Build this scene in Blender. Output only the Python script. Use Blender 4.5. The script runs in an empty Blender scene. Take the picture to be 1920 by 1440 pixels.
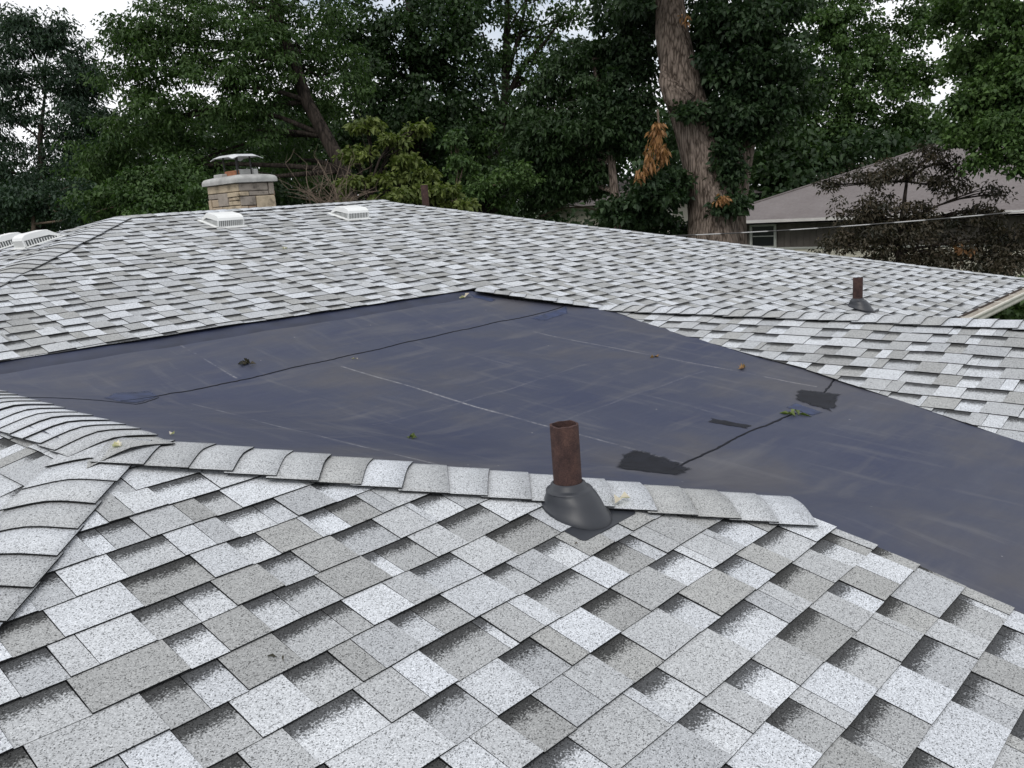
import bpy, math, random
import numpy as np
from mathutils import Vector, Matrix

# ------------------------------------------------------------------ camera, sky, sun, exposure
HC = 4.1                                   # eye height above the lawn (standing on the low roof)
CR = np.array([0.6830175712928758, -0.7270558676188841, -0.06983382179240237])
CU = np.array([0.19981825823887694, 0.0940364448893685, 0.9753101100198593])
CF = np.array([0.7025380139035629, 0.6801080152398737, -0.20950758131131375])
FPX = 1606.72                              # focal length in units of a 1920 wide frame
sc = bpy.context.scene
cam_d = bpy.data.cameras.new("camera"); cam = bpy.data.objects.new("camera", cam_d)
sc.collection.objects.link(cam)
cam_d.sensor_width = 36.0; cam_d.lens = 36.0 * FPX / 1920.0
cam_d.clip_start = 0.05; cam_d.clip_end = 2000
cam.matrix_world = Matrix(((CR[0], CU[0], -CF[0], 0), (CR[1], CU[1], -CF[1], 0), (CR[2], CU[2], -CF[2], HC), (0, 0, 0, 1)))
sc.camera = cam

SUN_EL, SUN_AZ = math.radians(52), math.radians(205)     # direction towards the sun, azimuth from +x counter-clockwise
world = bpy.data.worlds.new("World"); sc.world = world; world.use_nodes = True
wn, wl = world.node_tree.nodes, world.node_tree.links
wn.clear()
w_out = wn.new("ShaderNodeOutputWorld"); w_bg = wn.new("ShaderNodeBackground")
sky = wn.new("ShaderNodeTexSky"); sky.sky_type = 'NISHITA'; sky.sun_disc = False
sky.sun_elevation = SUN_EL; sky.sun_rotation = math.pi / 2 - SUN_AZ
sky.air_density = 1.0; sky.dust_density = 2.0; sky.ozone_density = 1.0
w_tc = wn.new("ShaderNodeTexCoord"); w_map = wn.new("ShaderNodeMapping"); w_map.inputs['Scale'].default_value = (1, 1, 2.5)
w_nz = wn.new("ShaderNodeTexNoise"); w_nz.inputs['Scale'].default_value = 2.2; w_nz.inputs['Detail'].default_value = 6
w_cr = wn.new("ShaderNodeValToRGB"); w_cr.color_ramp.elements[0].position = 0.30; w_cr.color_ramp.elements[1].position = 0.47
w_cl = wn.new("ShaderNodeValToRGB")                                  # cloud brightness (overcast deck, in sky units)
w_cl.color_ramp.elements[0].color = (8.6, 8.8, 9.3, 1); w_cl.color_ramp.elements[1].color = (11.5, 11.6, 11.8, 1)
w_cl.color_ramp.elements[0].position = 0.35; w_cl.color_ramp.elements[1].position = 0.7
w_mix = wn.new("ShaderNodeMix"); w_mix.data_type = 'RGBA'
wl.new(w_tc.outputs['Generated'], w_map.inputs['Vector']); wl.new(w_map.outputs[0], w_nz.inputs['Vector'])
wl.new(w_nz.outputs['Fac'], w_cr.inputs['Fac']); wl.new(w_nz.outputs['Fac'], w_cl.inputs['Fac'])
wl.new(w_cr.outputs['Color'], w_mix.inputs['Factor']); wl.new(sky.outputs['Color'], w_mix.inputs['A']); wl.new(w_cl.outputs['Color'], w_mix.inputs['B'])
wl.new(w_mix.outputs['Result'], w_bg.inputs['Color']); wl.new(w_bg.outputs[0], w_out.inputs[0])
w_bg.inputs['Strength'].default_value = 0.105

sun_d = bpy.data.lights.new("sun", 'SUN'); sun = bpy.data.objects.new("sun", sun_d); sc.collection.objects.link(sun)
sun_d.energy = 1.1; sun_d.angle = math.radians(22); sun_d.color = (1.0, 0.96, 0.90)
sd = Vector((math.cos(SUN_EL) * math.cos(SUN_AZ), math.cos(SUN_EL) * math.sin(SUN_AZ), math.sin(SUN_EL)))
sun.rotation_euler = sd.to_track_quat('Z', 'Y').to_euler(); sun.location = sd * 60
sc.view_settings.view_transform = 'Standard'; sc.view_settings.look = 'None'
sc.view_settings.gamma = 1.0; sc.view_settings.exposure = 0.1; sc.view_settings.use_curve_mapping = False
sc.render.engine = 'CYCLES'

# ------------------------------------------------------------------ helpers
COL = sc.collection
rng = np.random.default_rng(7); rnd = random.Random(11)

def W(px, py, depth):
    """world point that lies `depth` metres ahead of the standing point, in the direction of a photo pixel"""
    d = CF + (px - 960) / FPX * CR - (py - 720) / FPX * CU
    p = d * depth
    return np.array([p[0], p[1], p[2] + HC])

def link(name, me, parent=None, mat=None, label=None, cat=None, group=None, kind=None):
    o = bpy.data.objects.new(name, me); COL.objects.link(o)
    if parent is not None: o.parent = parent
    if mat is not None and me is not None: me.materials.append(mat)
    for k, v in (("label", label), ("category", cat), ("group", group), ("kind", kind)):
        if v: o[k] = v
    return o

def empty(name, loc, label, cat, group=None):
    o = link(name, None, label=label, cat=cat, group=group); o.location = loc
    o.empty_display_size = 0.2
    return o

def mesh(name, verts, faces, smooth=False):
    me = bpy.data.meshes.new(name)
    me.from_pydata([tuple(map(float, v)) for v in verts], [], faces); me.update()
    if smooth: me.polygons.foreach_set("use_smooth", [True] * len(me.polygons))
    return me

def rel(o, parent):
    """keep world coordinates of a child whose mesh is in world space"""
    o.parent = parent; o.matrix_parent_inverse = Matrix.Translation(-Vector(parent.location)) if parent.type == 'EMPTY' else Matrix.Identity(4)
    return o

def recentre(o):
    """move an object's origin to the middle of its mesh (mesh built in world space)"""
    me = o.data; n = len(me.vertices); a = np.empty(n * 3, np.float32); me.vertices.foreach_get("co", a)
    a = a.reshape(-1, 3); c = a.mean(0); me.vertices.foreach_set("co", (a - c).ravel()); me.update()
    o.location = Vector([float(x) for x in c])
    return o

class MB:
    """collects faces into one mesh"""
    def __init__(s): s.v = []; s.f = []
    def add(s, vs, fs):
        b = len(s.v); s.v += [tuple(map(float, p)) for p in vs]; s.f += [tuple(i + b for i in f) for f in fs]
    def box(s, c, h, R=None, bev=0.0):
        c = np.array(c, float); h = np.array(h, float)
        R = np.eye(3) if R is None else R
        if bev <= 0:
            vs = [c + R @ (h * np.array(q)) for q in ((-1,-1,-1),(1,-1,-1),(1,1,-1),(-1,1,-1),(-1,-1,1),(1,-1,1),(1,1,1),(-1,1,1))]
            s.add(vs, [(0,3,2,1),(4,5,6,7),(0,1,5,4),(1,2,6,5),(2,3,7,6),(3,0,4,7)])
        else:
            vs = []; idx = {}
            for sx in (-1, 1):
                for sy in (-1, 1):
                    for sz in (-1, 1):
                        for ax in range(3):
                            q = (h - bev) * np.array((sx, sy, sz)); q[ax] = h[ax] * (sx, sy, sz)[ax]
                            idx[(sx, sy, sz, ax)] = len(vs); vs.append(c + R @ q)
            fs = []
            I = lambda sx, sy, sz, ax: idx[(sx, sy, sz, ax)]
            for g in (-1, 1):
                f = [I(g,-1,-1,0), I(g,1,-1,0), I(g,1,1,0), I(g,-1,1,0)]; fs.append(f if g > 0 else f[::-1])
                f = [I(-1,g,-1,1), I(-1,g,1,1), I(1,g,1,1), I(1,g,-1,1)]; fs.append(f if g > 0 else f[::-1])
                f = [I(-1,-1,g,2), I(1,-1,g,2), I(1,1,g,2), I(-1,1,g,2)]; fs.append(f if g > 0 else f[::-1])
            for a in (-1, 1):
                for b in (-1, 1):
                    f = [I(a,b,-1,0), I(a,b,-1,1), I(a,b,1,1), I(a,b,1,0)]; fs.append(f[::-1] if a * b > 0 else f); fs[-1] = fs[-1][::-1]
                    f = [I(a,-1,b,0), I(a,-1,b,2), I(a,1,b,2), I(a,1,b,0)]; fs.append(f if a * b > 0 else f[::-1]); fs[-1] = fs[-1][::-1]
                    f = [I(-1,a,b,1), I(-1,a,b,2), I(1,a,b,2), I(1,a,b,1)]; fs.append(f[::-1] if a * b > 0 else f); fs[-1] = fs[-1][::-1]
            for sx in (-1, 1):
                for sy in (-1, 1):
                    for sz in (-1, 1):
                        f = [I(sx,sy,sz,0), I(sx,sy,sz,1), I(sx,sy,sz,2)]; fs.append(f if sx * sy * sz > 0 else f[::-1])
            s.add(vs, fs)
    def tube(s, pts, rad, n=8, caps=True, wob=0.0):
        pts = [np.array(p, float) for p in pts]; b = len(s.v); prev = None
        for i, p in enumerate(pts):
            d = pts[min(i + 1, len(pts) - 1)] - pts[max(i - 1, 0)]; d /= np.linalg.norm(d) + 1e-9
            if prev is None:
                a = np.cross(d, (0, 0, 1.0)) if abs(d[2]) < .9 else np.cross(d, (1.0, 0, 0))
            else: a = prev - d * (prev @ d)
            a /= np.linalg.norm(a) + 1e-9; prev = a; c = np.cross(d, a); r = rad[i] if hasattr(rad, '__len__') else rad
            for k in range(n):
                th = 2 * math.pi * k / n; rr = r * (1 + wob * math.sin(3 * th + i * .7) + wob * .6 * math.sin(5 * th + i * 1.9))
                s.v.append(tuple(p + rr * (math.cos(th) * a + math.sin(th) * c)))
        for i in range(len(pts) - 1):
            for k in range(n):
                k2 = (k + 1) % n; s.f.append((b + i*n + k, b + i*n + k2, b + (i+1)*n + k2, b + (i+1)*n + k))
        if caps:
            s.f.append(tuple(b + k for k in range(n))[::-1]); e = b + (len(pts) - 1) * n; s.f.append(tuple(e + k for k in range(n)))
    def build(s, name, mat, parent=None, smooth=False, **kw):
        me = mesh(name, s.v, s.f, smooth); o = link(name, me, mat=mat, **kw)
        if parent is not None: rel(o, parent)
        return o

# ------------------------------------------------------------------ materials
def new_mat(name):
    m = bpy.data.materials.new(name); m.use_nodes = True; nt = m.node_tree
    b = nt.nodes["Principled BSDF"]; return m, nt, b
def node(nt, t, **kw):
    n = nt.nodes.new(t)
    for k, v in kw.items():
        if k in n.inputs: n.inputs[k].default_value = v
        else: setattr(n, k, v)
    return n
def ramp(nt, stops, interp='LINEAR'):
    r = nt.nodes.new("ShaderNodeValToRGB"); e = r.color_ramp.elements; r.color_ramp.interpolation = interp
    while len(e) < len(stops): e.new(0.5)
    for i, (p, c) in enumerate(stops):
        e[i].position = p; e[i].color = c if len(c) == 4 else (*c, 1)
    return r
def mixc(nt, a, b, fac, mode='MIX'):
    m = nt.nodes.new("ShaderNodeMix"); m.data_type = 'RGBA'; m.blend_type = mode
    for s, v in (('Factor', fac), ('A', a), ('B', b)):
        if hasattr(v, 'links') or isinstance(v, bpy.types.NodeSocket): nt.links.new(v, m.inputs[s])
        else: m.inputs[s].default_value = v if s == 'Factor' else (v if len(v) == 4 else (*v, 1))
    return m.outputs['Result']
def mth(nt, op, a, b=None, c=None, clamp=False):
    m = nt.nodes.new("ShaderNodeMath"); m.operation = op; m.use_clamp = clamp
    for i, v in enumerate((a, b, c)):
        if v is None: continue
        if isinstance(v, bpy.types.NodeSocket): nt.links.new(v, m.inputs[i])
        else: m.inputs[i].default_value = v
    return m.outputs[0]
def bump(nt, b, h, strength=0.3, dist=0.01):
    n = node(nt, "ShaderNodeBump", Strength=strength, Distance=dist); nt.links.new(h, n.inputs['Height']); nt.links.new(n.outputs[0], b.inputs['Normal'])
def pos(nt): return nt.nodes.new("ShaderNodeNewGeometry").outputs['Position']
def noise(nt, vec, scale, detail=4, rough=.55):
    n = node(nt, "ShaderNodeTexNoise", Scale=scale, Detail=detail, Roughness=rough); nt.links.new(vec, n.inputs['Vector']); return n.outputs['Fac']

def simple(name, col, rough=.7, var=.25, scale=8.0, metal=0.0, spec=.3, bmp=0.0):
    m, nt, b = new_mat(name); p = pos(nt); f = noise(nt, p, scale)
    lo = tuple(c * (1 - var) for c in col); hi = tuple(min(1, c * (1 + var)) for c in col)
    r = ramp(nt, [(.3, lo), (.7, hi)]); nt.links.new(f, r.inputs['Fac']); nt.links.new(r.outputs[0], b.inputs['Base Color'])
    b.inputs['Roughness'].default_value = rough; b.inputs['Metallic'].default_value = metal; b.inputs['Specular IOR Level'].default_value = spec
    if bmp: bump(nt, b, noise(nt, p, scale * 6), .4, bmp)
    return m

def shingle_mat():
    m, nt, b = new_mat("asphalt_shingle_granules"); L = nt.links; p = pos(nt)
    at = node(nt, "ShaderNodeAttribute", attribute_name="tone"); sep = nt.nodes.new("ShaderNodeSeparateColor"); L.new(at.outputs['Color'], sep.inputs[0])
    tone, band, hue = sep.outputs[0], sep.outputs[1], sep.outputs[2]
    vo = node(nt, "ShaderNodeTexVoronoi", Scale=370.0); L.new(p, vo.inputs['Vector'])
    s2 = nt.nodes.new("ShaderNodeSeparateColor"); L.new(vo.outputs['Color'], s2.inputs[0])
    gr = ramp(nt, [(0, (.26,)*3), (.09, (.36,)*3), (.17, (.80,)*3), (.45, (.96,)*3), (.8, (1.10,)*3), (1, (1.38,)*3)]); L.new(s2.outputs[0], gr.inputs['Fac'])
    # factory-blended dark granule band under the cut-outs, with a ragged edge
    nb = noise(nt, p, 190, 2); nb2 = noise(nt, p, 14, 3)
    e = mth(nt, 'ADD', band, mth(nt, 'MULTIPLY', mth(nt, 'SUBTRACT', nb, .5), .75)); e = mth(nt, 'ADD', e, mth(nt, 'MULTIPLY', mth(nt, 'SUBTRACT', nb2, .5), .25))
    mr = node(nt, "ShaderNodeMapRange"); mr.inputs['From Min'].default_value = .60; mr.inputs['From Max'].default_value = .80; L.new(e, mr.inputs['Value'])
    blot = mth(nt, 'MULTIPLY_ADD', noise(nt, p, 3.5, 4), .28, .86)
    t2 = mth(nt, 'MULTIPLY', tone, blot)
    tt = mth(nt, 'MULTIPLY', t2, mth(nt, 'MULTIPLY_ADD', mr.outputs[0], -.85, 1.0))
    cool = mixc(nt, (.955, 1.0, 1.065), (.99, 1.0, .975), hue)
    cc = nt.nodes.new("ShaderNodeCombineColor")
    for i in range(3): L.new(tt, cc.inputs[i])
    c = mixc(nt, cc.outputs[0], gr.outputs[0], 1.0, 'MULTIPLY'); c = mixc(nt, c, cool, 1.0, 'MULTIPLY')
    L.new(c, b.inputs['Base Color']); b.inputs['Roughness'].default_value = .92; b.inputs['Specular IOR Level'].default_value = .15
    bump(nt, b, vo.outputs['Distance'], .35, .002)
    return m
M_SH = shingle_mat()

def membrane_mat():
    m, nt, b = new_mat("rubber_membrane"); L = nt.links; p = pos(nt)
    mp = node(nt, "ShaderNodeMapping"); mp.inputs['Scale'].default_value = (.6, 3.2, 1); mp.inputs['Rotation'].default_value = (0, 0, .35); L.new(p, mp.inputs['Vector'])
    mp2 = node(nt, "ShaderNodeMapping"); mp2.inputs['Scale'].default_value = (5.0, .7, 1); mp2.inputs['Rotation'].default_value = (0, 0, -.25); L.new(p, mp2.inputs['Vector'])
    f1 = noise(nt, p, 1.1, 6, .6); f2 = noise(nt, mp.outputs[0], 2.0, 7, .65); f3 = noise(nt, mp2.outputs[0], 2.2, 7, .65)
    r1 = ramp(nt, [(.34, (.021, .028, .064)), (.5, (.034, .040, .069)), (.66, (.054, .054, .067))]); L.new(f1, r1.inputs['Fac'])  # blue of the reflected sky is put into the rubber's base colour
    sm = ramp(nt, [(.52, (0, 0, 0)), (.74, (1, 1, 1))]); L.new(f2, sm.inputs['Fac'])
    sm3 = ramp(nt, [(.55, (0, 0, 0)), (.76, (1, 1, 1))]); L.new(f3, sm3.inputs['Fac'])
    c = mixc(nt, r1.outputs[0], (.100, .100, .110), mth(nt, 'MULTIPLY', sm.outputs[0], .62)); c = mixc(nt, c, (.12, .12, .13), mth(nt, 'MULTIPLY', sm3.outputs[0], .45))
    sx = nt.nodes.new("ShaderNodeSeparateXYZ"); L.new(p, sx.inputs[0]); U, V = sx.outputs[0], sx.outputs[1]
    # chalky scuffed lines left along old fold lines of the sheet
    brk = noise(nt, p, 2.6, 5, .7); fine = noise(nt, p, 60, 2)
    wig = mth(nt, 'MULTIPLY', mth(nt, 'SUBTRACT', noise(nt, p, 1.3, 2), .5), .06)
    tot = None
    for ax, c0, lo, hi, wd, amp in ((U, 3.24, 2.08, 4.7, .013, 1.0), (U, 2.60, 4.9, 5.75, .011, .9), (U, 4.93, 2.2, 4.5, .011, .8), (U, 2.10, 2.0, 4.6, .011, .8), (V, 3.55, 2.6, 4.4, .010, .30), (V, 2.9, 3.2, 4.8, .012, .30), (U, 4.05, 2.3, 4.4, .012, .22)):
        oth = V if ax == U else U
        d = mth(nt, 'ABSOLUTE', mth(nt, 'SUBTRACT', mth(nt, 'ADD', ax, wig), c0))
        k = mth(nt, 'SUBTRACT', 1.0, mth(nt, 'DIVIDE', d, wd), clamp=True)
        g = mth(nt, 'MULTIPLY', mth(nt, 'GREATER_THAN', oth, lo), mth(nt, 'LESS_THAN', oth, hi))
        k = mth(nt, 'MULTIPLY', mth(nt, 'MULTIPLY', k, g), amp)
        tot = k if tot is None else mth(nt, 'MAXIMUM', tot, k)
    bk = ramp(nt, [(.36, (0, 0, 0)), (.55, (1, 1, 1))]); L.new(brk, bk.inputs['Fac']); fk = ramp(nt, [(.3, (.2,)*3), (.6, (1, 1, 1))]); L.new(fine, fk.inputs['Fac'])
    tot = mth(nt, 'MULTIPLY', mth(nt, 'MULTIPLY', tot, bk.outputs[0]), mth(nt, 'MULTIPLY', fk.outputs[0], .8))
    c = mixc(nt, c, (.32, .32, .33), tot)
    spk = node(nt, "ShaderNodeTexVoronoi", Scale=9.0); L.new(p, spk.inputs['Vector'])
    sk = ramp(nt, [(.0, (1, 1, 1)), (.035, (1, 1, 1)), (.05, (0, 0, 0))]); L.new(spk.outputs['Distance'], sk.inputs['Fac'])
    spc = nt.nodes.new("ShaderNodeSeparateColor"); L.new(spk.outputs['Color'], spc.inputs[0])
    c = mixc(nt, c, (.30, .30, .30), mth(nt, 'MULTIPLY', sk.outputs[0], mth(nt, 'MULTIPLY', mth(nt, 'GREATER_THAN', spc.outputs[0], .86), .7)))
    L.new(c, b.inputs['Base Color'])
    rr = ramp(nt, [(.3, (.50,)*3), (.7, (.66,)*3)]); L.new(f2, rr.inputs['Fac']); L.new(rr.outputs[0], b.inputs['Roughness'])
    b.inputs['Specular IOR Level'].default_value = .42
    bump(nt, b, noise(nt, p, 7, 5), .12, .02)
    return m
M_MEM = membrane_mat()
M_BEAD = simple("black_lap_sealant", (.006, .007, .012), .6, .3, 30, spec=.15)
def stain_mat(name, col, rough, spec):
    m, nt, b = new_mat(name); p = pos(nt); L = nt.links
    f = noise(nt, p, 14, 5); r = ramp(nt, [(.3, tuple(c * .6 for c in col)), (.7, tuple(c * 1.5 for c in col))]); L.new(f, r.inputs['Fac']); L.new(r.outputs[0], b.inputs['Base Color'])
    b.inputs['Roughness'].default_value = rough; b.inputs['Specular IOR Level'].default_value = spec
    at = node(nt, "ShaderNodeAttribute", attribute_name="cover"); mp = node(nt, "ShaderNodeMapping"); mp.inputs['Scale'].default_value = (3.0, 9.0, 1); mp.inputs['Rotation'].default_value = (0, 0, .5); L.new(p, mp.inputs['Vector'])
    k = mth(nt, 'ADD', at.outputs['Fac'], mth(nt, 'MULTIPLY', mth(nt, 'SUBTRACT', noise(nt, mp.outputs[0], 3.5, 6, .7), .55), 2.2))
    mr = node(nt, "ShaderNodeMapRange"); mr.inputs['From Min'].default_value = .05; mr.inputs['From Max'].default_value = .55; mr.inputs['To Max'].default_value = .88; L.new(k, mr.inputs['Value']); L.new(mr.outputs[0], b.inputs['Alpha'])
    return m
M_PATCHD = stain_mat("black_primer_stain", (.008, .009, .014), .6, .2)
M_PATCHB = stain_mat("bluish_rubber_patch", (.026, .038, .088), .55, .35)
M_RUST = None
def rust_mat():
    m, nt, b = new_mat("rusty_cast_iron"); p = pos(nt)
    f = noise(nt, p, 22, 6, .65); r = ramp(nt, [(.3, (.030, .018, .018)), (.5, (.056, .032, .029)), (.72, (.090, .050, .041))]); nt.links.new(f, r.inputs['Fac'])
    g = noise(nt, p, 220, 3, .6); r2 = ramp(nt, [(.3, (.7,)*3), (.7, (1.25,)*3)]); nt.links.new(g, r2.inputs['Fac'])
    c = mixc(nt, r.outputs[0], r2.outputs[0], 1.0, 'MULTIPLY'); nt.links.new(c, b.inputs['Base Color']); b.inputs['Roughness'].default_value = .85; b.inputs['Specular IOR Level'].default_value = .25
    bump(nt, b, g, .5, .003); return m
M_RUST = rust_mat()
M_BOOT = simple("dark_thermoplastic", (.026, .029, .036), .42, .12, 6, spec=.45)
M_VENT = simple("white_vent_plastic", (.74, .75, .74), .45, .05, 5, spec=.4)
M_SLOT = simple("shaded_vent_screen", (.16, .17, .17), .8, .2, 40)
M_WALL = simple("cream_siding", (.55, .52, .44), .7, .08, 3)
M_DECK = simple("roof_deck_felt", (.05, .05, .05), .9, .3, 8)
M_GUT = simple("cream_aluminium", (.62, .60, .54), .45, .12, 6, spec=.4)
M_GUTIN = simple("dirty_gutter_floor", (.50, .42, .36), .8, .25, 12)
M_CROWN = simple("weathered_concrete", (.36, .36, .35), .9, .25, 7, bmp=.006)
M_MORTAR = simple("old_mortar", (.12, .10, .085), .95, .3, 20)
M_CAP = simple("galvanised_cap", (.62, .63, .64), .38, .08, 6, metal=.35)
M_CLAY = simple("clay_flue", (.30, .13, .07), .85, .3, 15)
M_DARKM = simple("dark_iron", (.03, .03, .03), .6, .2, 10)
def stone_mat(name, col):
    m, nt, b = new_mat(name); p = pos(nt)
    f = noise(nt, p, 9, 6, .6); r = ramp(nt, [(.28, tuple(c * .35 for c in col)), (.45, tuple(c * .9 for c in col)), (.7, tuple(c * 1.15 for c in col))]); nt.links.new(f, r.inputs['Fac'])
    nt.links.new(r.outputs[0], b.inputs['Base Color']); b.inputs['Roughness'].default_value = .93; b.inputs['Specular IOR Level'].default_value = .2
    bump(nt, b, noise(nt, p, 40, 5), .6, .012); return m
M_STONE = [stone_mat("tan_limestone", (.42, .34, .25)), stone_mat("buff_limestone", (.48, .40, .29)), stone_mat("grey_limestone", (.33, .29, .25)), stone_mat("brown_limestone", (.34, .25, .18))]

def bark_mat(name, lo, hi, sc_=9.0, dist=.05):
    m, nt, b = new_mat(name); p = pos(nt)
    mp = node(nt, "ShaderNodeMapping"); mp.inputs['Scale'].default_value = (1, 1, .13); nt.links.new(p, mp.inputs['Vector'])
    f = noise(nt, mp.outputs[0], sc_, 6, .7); vo = node(nt, "ShaderNodeTexVoronoi", Scale=sc_ * 1.6, feature='DISTANCE_TO_EDGE'); nt.links.new(mp.outputs[0], vo.inputs['Vector'])
    h = mth(nt, 'ADD', mth(nt, 'MULTIPLY', vo.outputs['Distance'], .55), mth(nt, 'MULTIPLY', f, .80))
    r = ramp(nt, [(.36, lo), (.56, hi)]); nt.links.new(h, r.inputs['Fac']); nt.links.new(r.outputs[0], b.inputs['Base Color'])
    b.inputs['Roughness'].default_value = .95; b.inputs['Specular IOR Level'].default_value = .15; bump(nt, b, h, 1.0, dist); return m
M_BARK = bark_mat("furrowed_grey_bark", (.050, .038, .030), (.23, .185, .155), 9.0, .09)
M_BARKD = bark_mat("dark_bark", (.010, .008, .007), (.045, .036, .030), 8.0)
M_TWIG = simple("bare_twig", (.13, .10, .075), .9, .3, 10)

def leaf_mat(name, c1, c2, trans=.25):
    m = bpy.data.materials.new(name); m.use_nodes = True; nt = m.node_tree; nt.nodes.clear(); L = nt.links
    out = nt.nodes.new("ShaderNodeOutputMaterial"); at = node(nt, "ShaderNodeAttribute", attribute_name="tone")
    r = ramp(nt, [(0, c1), (1, c2)]); L.new(at.outputs['Fac'], r.inputs['Fac'])
    d = node(nt, "ShaderNodeBsdfPrincipled"); d.inputs['Roughness'].default_value = .55; d.inputs['Specular IOR Level'].default_value = .30; L.new(r.outputs[0], d.inputs['Base Color'])
    t = nt.nodes.new("ShaderNodeBsdfTranslucent"); tc = mixc(nt, r.outputs[0], (1.0, 1.25, .5), 1.0, 'MULTIPLY'); L.new(tc, t.inputs['Color'])
    mx = node(nt, "ShaderNodeMixShader"); mx.inputs[0].default_value = trans; L.new(d.outputs[0], mx.inputs[1]); L.new(t.outputs[0], mx.inputs[2]); L.new(mx.outputs[0], out.inputs[0])
    return m

# ------------------------------------------------------------------ ground
def grass_mat():
    m, nt, b = new_mat("lawn"); p = pos(nt); f = noise(nt, p, .6, 6); g = noise(nt, p, 30, 4)
    r = ramp(nt, [(.3, (.022, .040, .012)), (.7, (.055, .085, .028))]); nt.links.new(f, r.inputs['Fac'])
    r2 = ramp(nt, [(.3, (.6,)*3), (.7, (1.3,)*3)]); nt.links.new(g, r2.inputs['Fac']); nt.links.new(mixc(nt, r.outputs[0], r2.outputs[0], 1.0, 'MULTIPLY'), b.inputs['Base Color'])
    b.inputs['Roughness'].default_value = .95; bump(nt, b, g, .6, .05); return m
N = 60; gv = []; gf = []
for i in range(N + 1):
    for j in range(N + 1):
        x = (i / N * 2 - 1); y = (j / N * 2 - 1); x = math.copysign(abs(x) ** 2.2, x) * 900; y = math.copysign(abs(y) ** 2.2, y) * 900
        gv.append((x, y, 0.05 * math.sin(x * .13) * math.cos(y * .11) - .02))
for i in range(N):
    for j in range(N):
        a = i * (N + 1) + j; gf.append((a, a + N + 1, a + N + 2, a + 1))
link("ground", mesh("ground", gv, gf, True), mat=grass_mat(), kind="structure")

# ------------------------------------------------------------------ the house: roof geometry (all heights relative to the eye, z + HC in the world)
TS = 0.24717; CS = 1 / math.sqrt(1 + TS * TS); SN = TS * CS
C1, C2, C4, C3, C8 = -2.17375, -1.48581, -2.49797, -1.0056, -0.84       # far slope, near slope, right wing, near hip side, far hip side
RX = 6.10; RZ = C4 + TS * RX                                            # right wing ridge
PX, PY = 1.07, 3.02; PZ = C2 + TS * PY                                  # top of the near hip
AX, AY = 3.84, 9.24; AZ = C1 + TS * AY                                  # left end of the main ridge
BX = 7.22                                                               # right end of the main ridge
EX, EY = 12.75, 2.75; EZ = C1 + TS * EY                                 # right eave corner

HOUSE = empty("ranch_house", (6.0, 4.0, 0.0), "low ranch house with light grey shingle hips around a black rubber roof section", "house")

def smax(a, b, k): return (a + b + np.sqrt((a - b) ** 2 + k * k)) / 2
def smin(a, b, k): return (a + b - np.sqrt((a - b) ** 2 + k * k)) / 2
def TERR(u, v):
    u = np.asarray(u, float); v = np.asarray(v, float)
    z6 = PZ - TS * (u - PX); z2 = C2 + TS * v
    zc = np.where(v > .5, -1.45 + .094 * v, -1.403 + TS * (v - .5))
    m = smax(smin(z6, z2 - .016, .03), zc, .05)
    m = smax(m, C1 + TS * v - .014, .03); m = smax(m, C4 + TS * u - .016, .03)
    wr = .0035 * np.sin(u * 5.1 + 1.7 * np.sin(v * 2.3)) * np.sin(v * 3.7 + u) + .002 * np.sin(u * 13 + v * 4) + .006 * np.exp(-((v - .38 * u - 1.1) / .05) ** 2) * (u < 2.9)
    return m + wr

# deck sheets, a little below the shingles
def deck(name, poly, drop=.022):
    vs = [(x, y, z + HC - drop) for x, y, z in poly]; n = len(vs)
    vs += [(x, y, z - .03) for x, y, z in vs]
    fs = [tuple(range(n)), tuple(range(n, 2 * n))[::-1]] + [(i, n + i, n + (i + 1) % n, (i + 1) % n) for i in range(n)]
    b = MB(); b.add(vs, fs); return b
z1 = lambda v: C1 + TS * v
z4 = lambda u: C4 + TS * u
roof = MB()
def addpoly(poly, drop=.022):
    d = deck("x", poly, drop); roof.add(d.v, d.f)
B2Y = 2 * AY - EY                                                    # back eave
addpoly([(AX, AY, AZ), (.4, 5.8, z1(5.8)), (5.42, 5.8, z1(5.8)), (6.1, 4.79, z1(4.79)), (8.15, EY, z1(EY)), (EX, EY, EZ), (BX, AY, AZ)])       # far slope
addpoly([(AX, AY, AZ), (-2.65, 2.75, AZ - TS * 6.49), (-2.65, B2Y, AZ - TS * 6.49)])                                                       # far hip side
addpoly([(BX, AY, AZ), (EX, EY, EZ), (EX, B2Y, EZ)])                                                                                        # right end
addpoly([(AX, AY, AZ), (BX, AY, AZ), (EX, B2Y, EZ), (-2.65, B2Y, EZ)])                                                                      # back slope
addpoly([(PX, PY, PZ), (-3.4, PY - 4.47, PZ - TS * 4.47), (4.2, -1.45, C2 + TS * -1.45), (2.74, -1.45, C2 + TS * -1.45), (2.74, 1.35, C2 + TS * 1.35)])  # near slope
addpoly([(PX, PY, PZ), (PX, 5.8, PZ), (-3.4, 5.8, PZ - TS * 4.47), (-3.4, PY - 4.47, PZ - TS * 4.47)])                                       # near hip side
addpoly([(RX, 4.79, RZ), (6.0, 4.6, z4(6.0)), (4.0, -2.0, z4(4.0)), (RX, -2.0, RZ)], .03)                                                     # right wing, this side
addpoly([(RX, 4.79, RZ), (RX, -2.0, RZ), (8.15, -2.0, RZ - TS * 2.05), (8.15, EY, RZ - TS * 2.05)])                                          # right wing, far side
roof_o = roof.build("roof", M_DECK, HOUSE)

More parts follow.
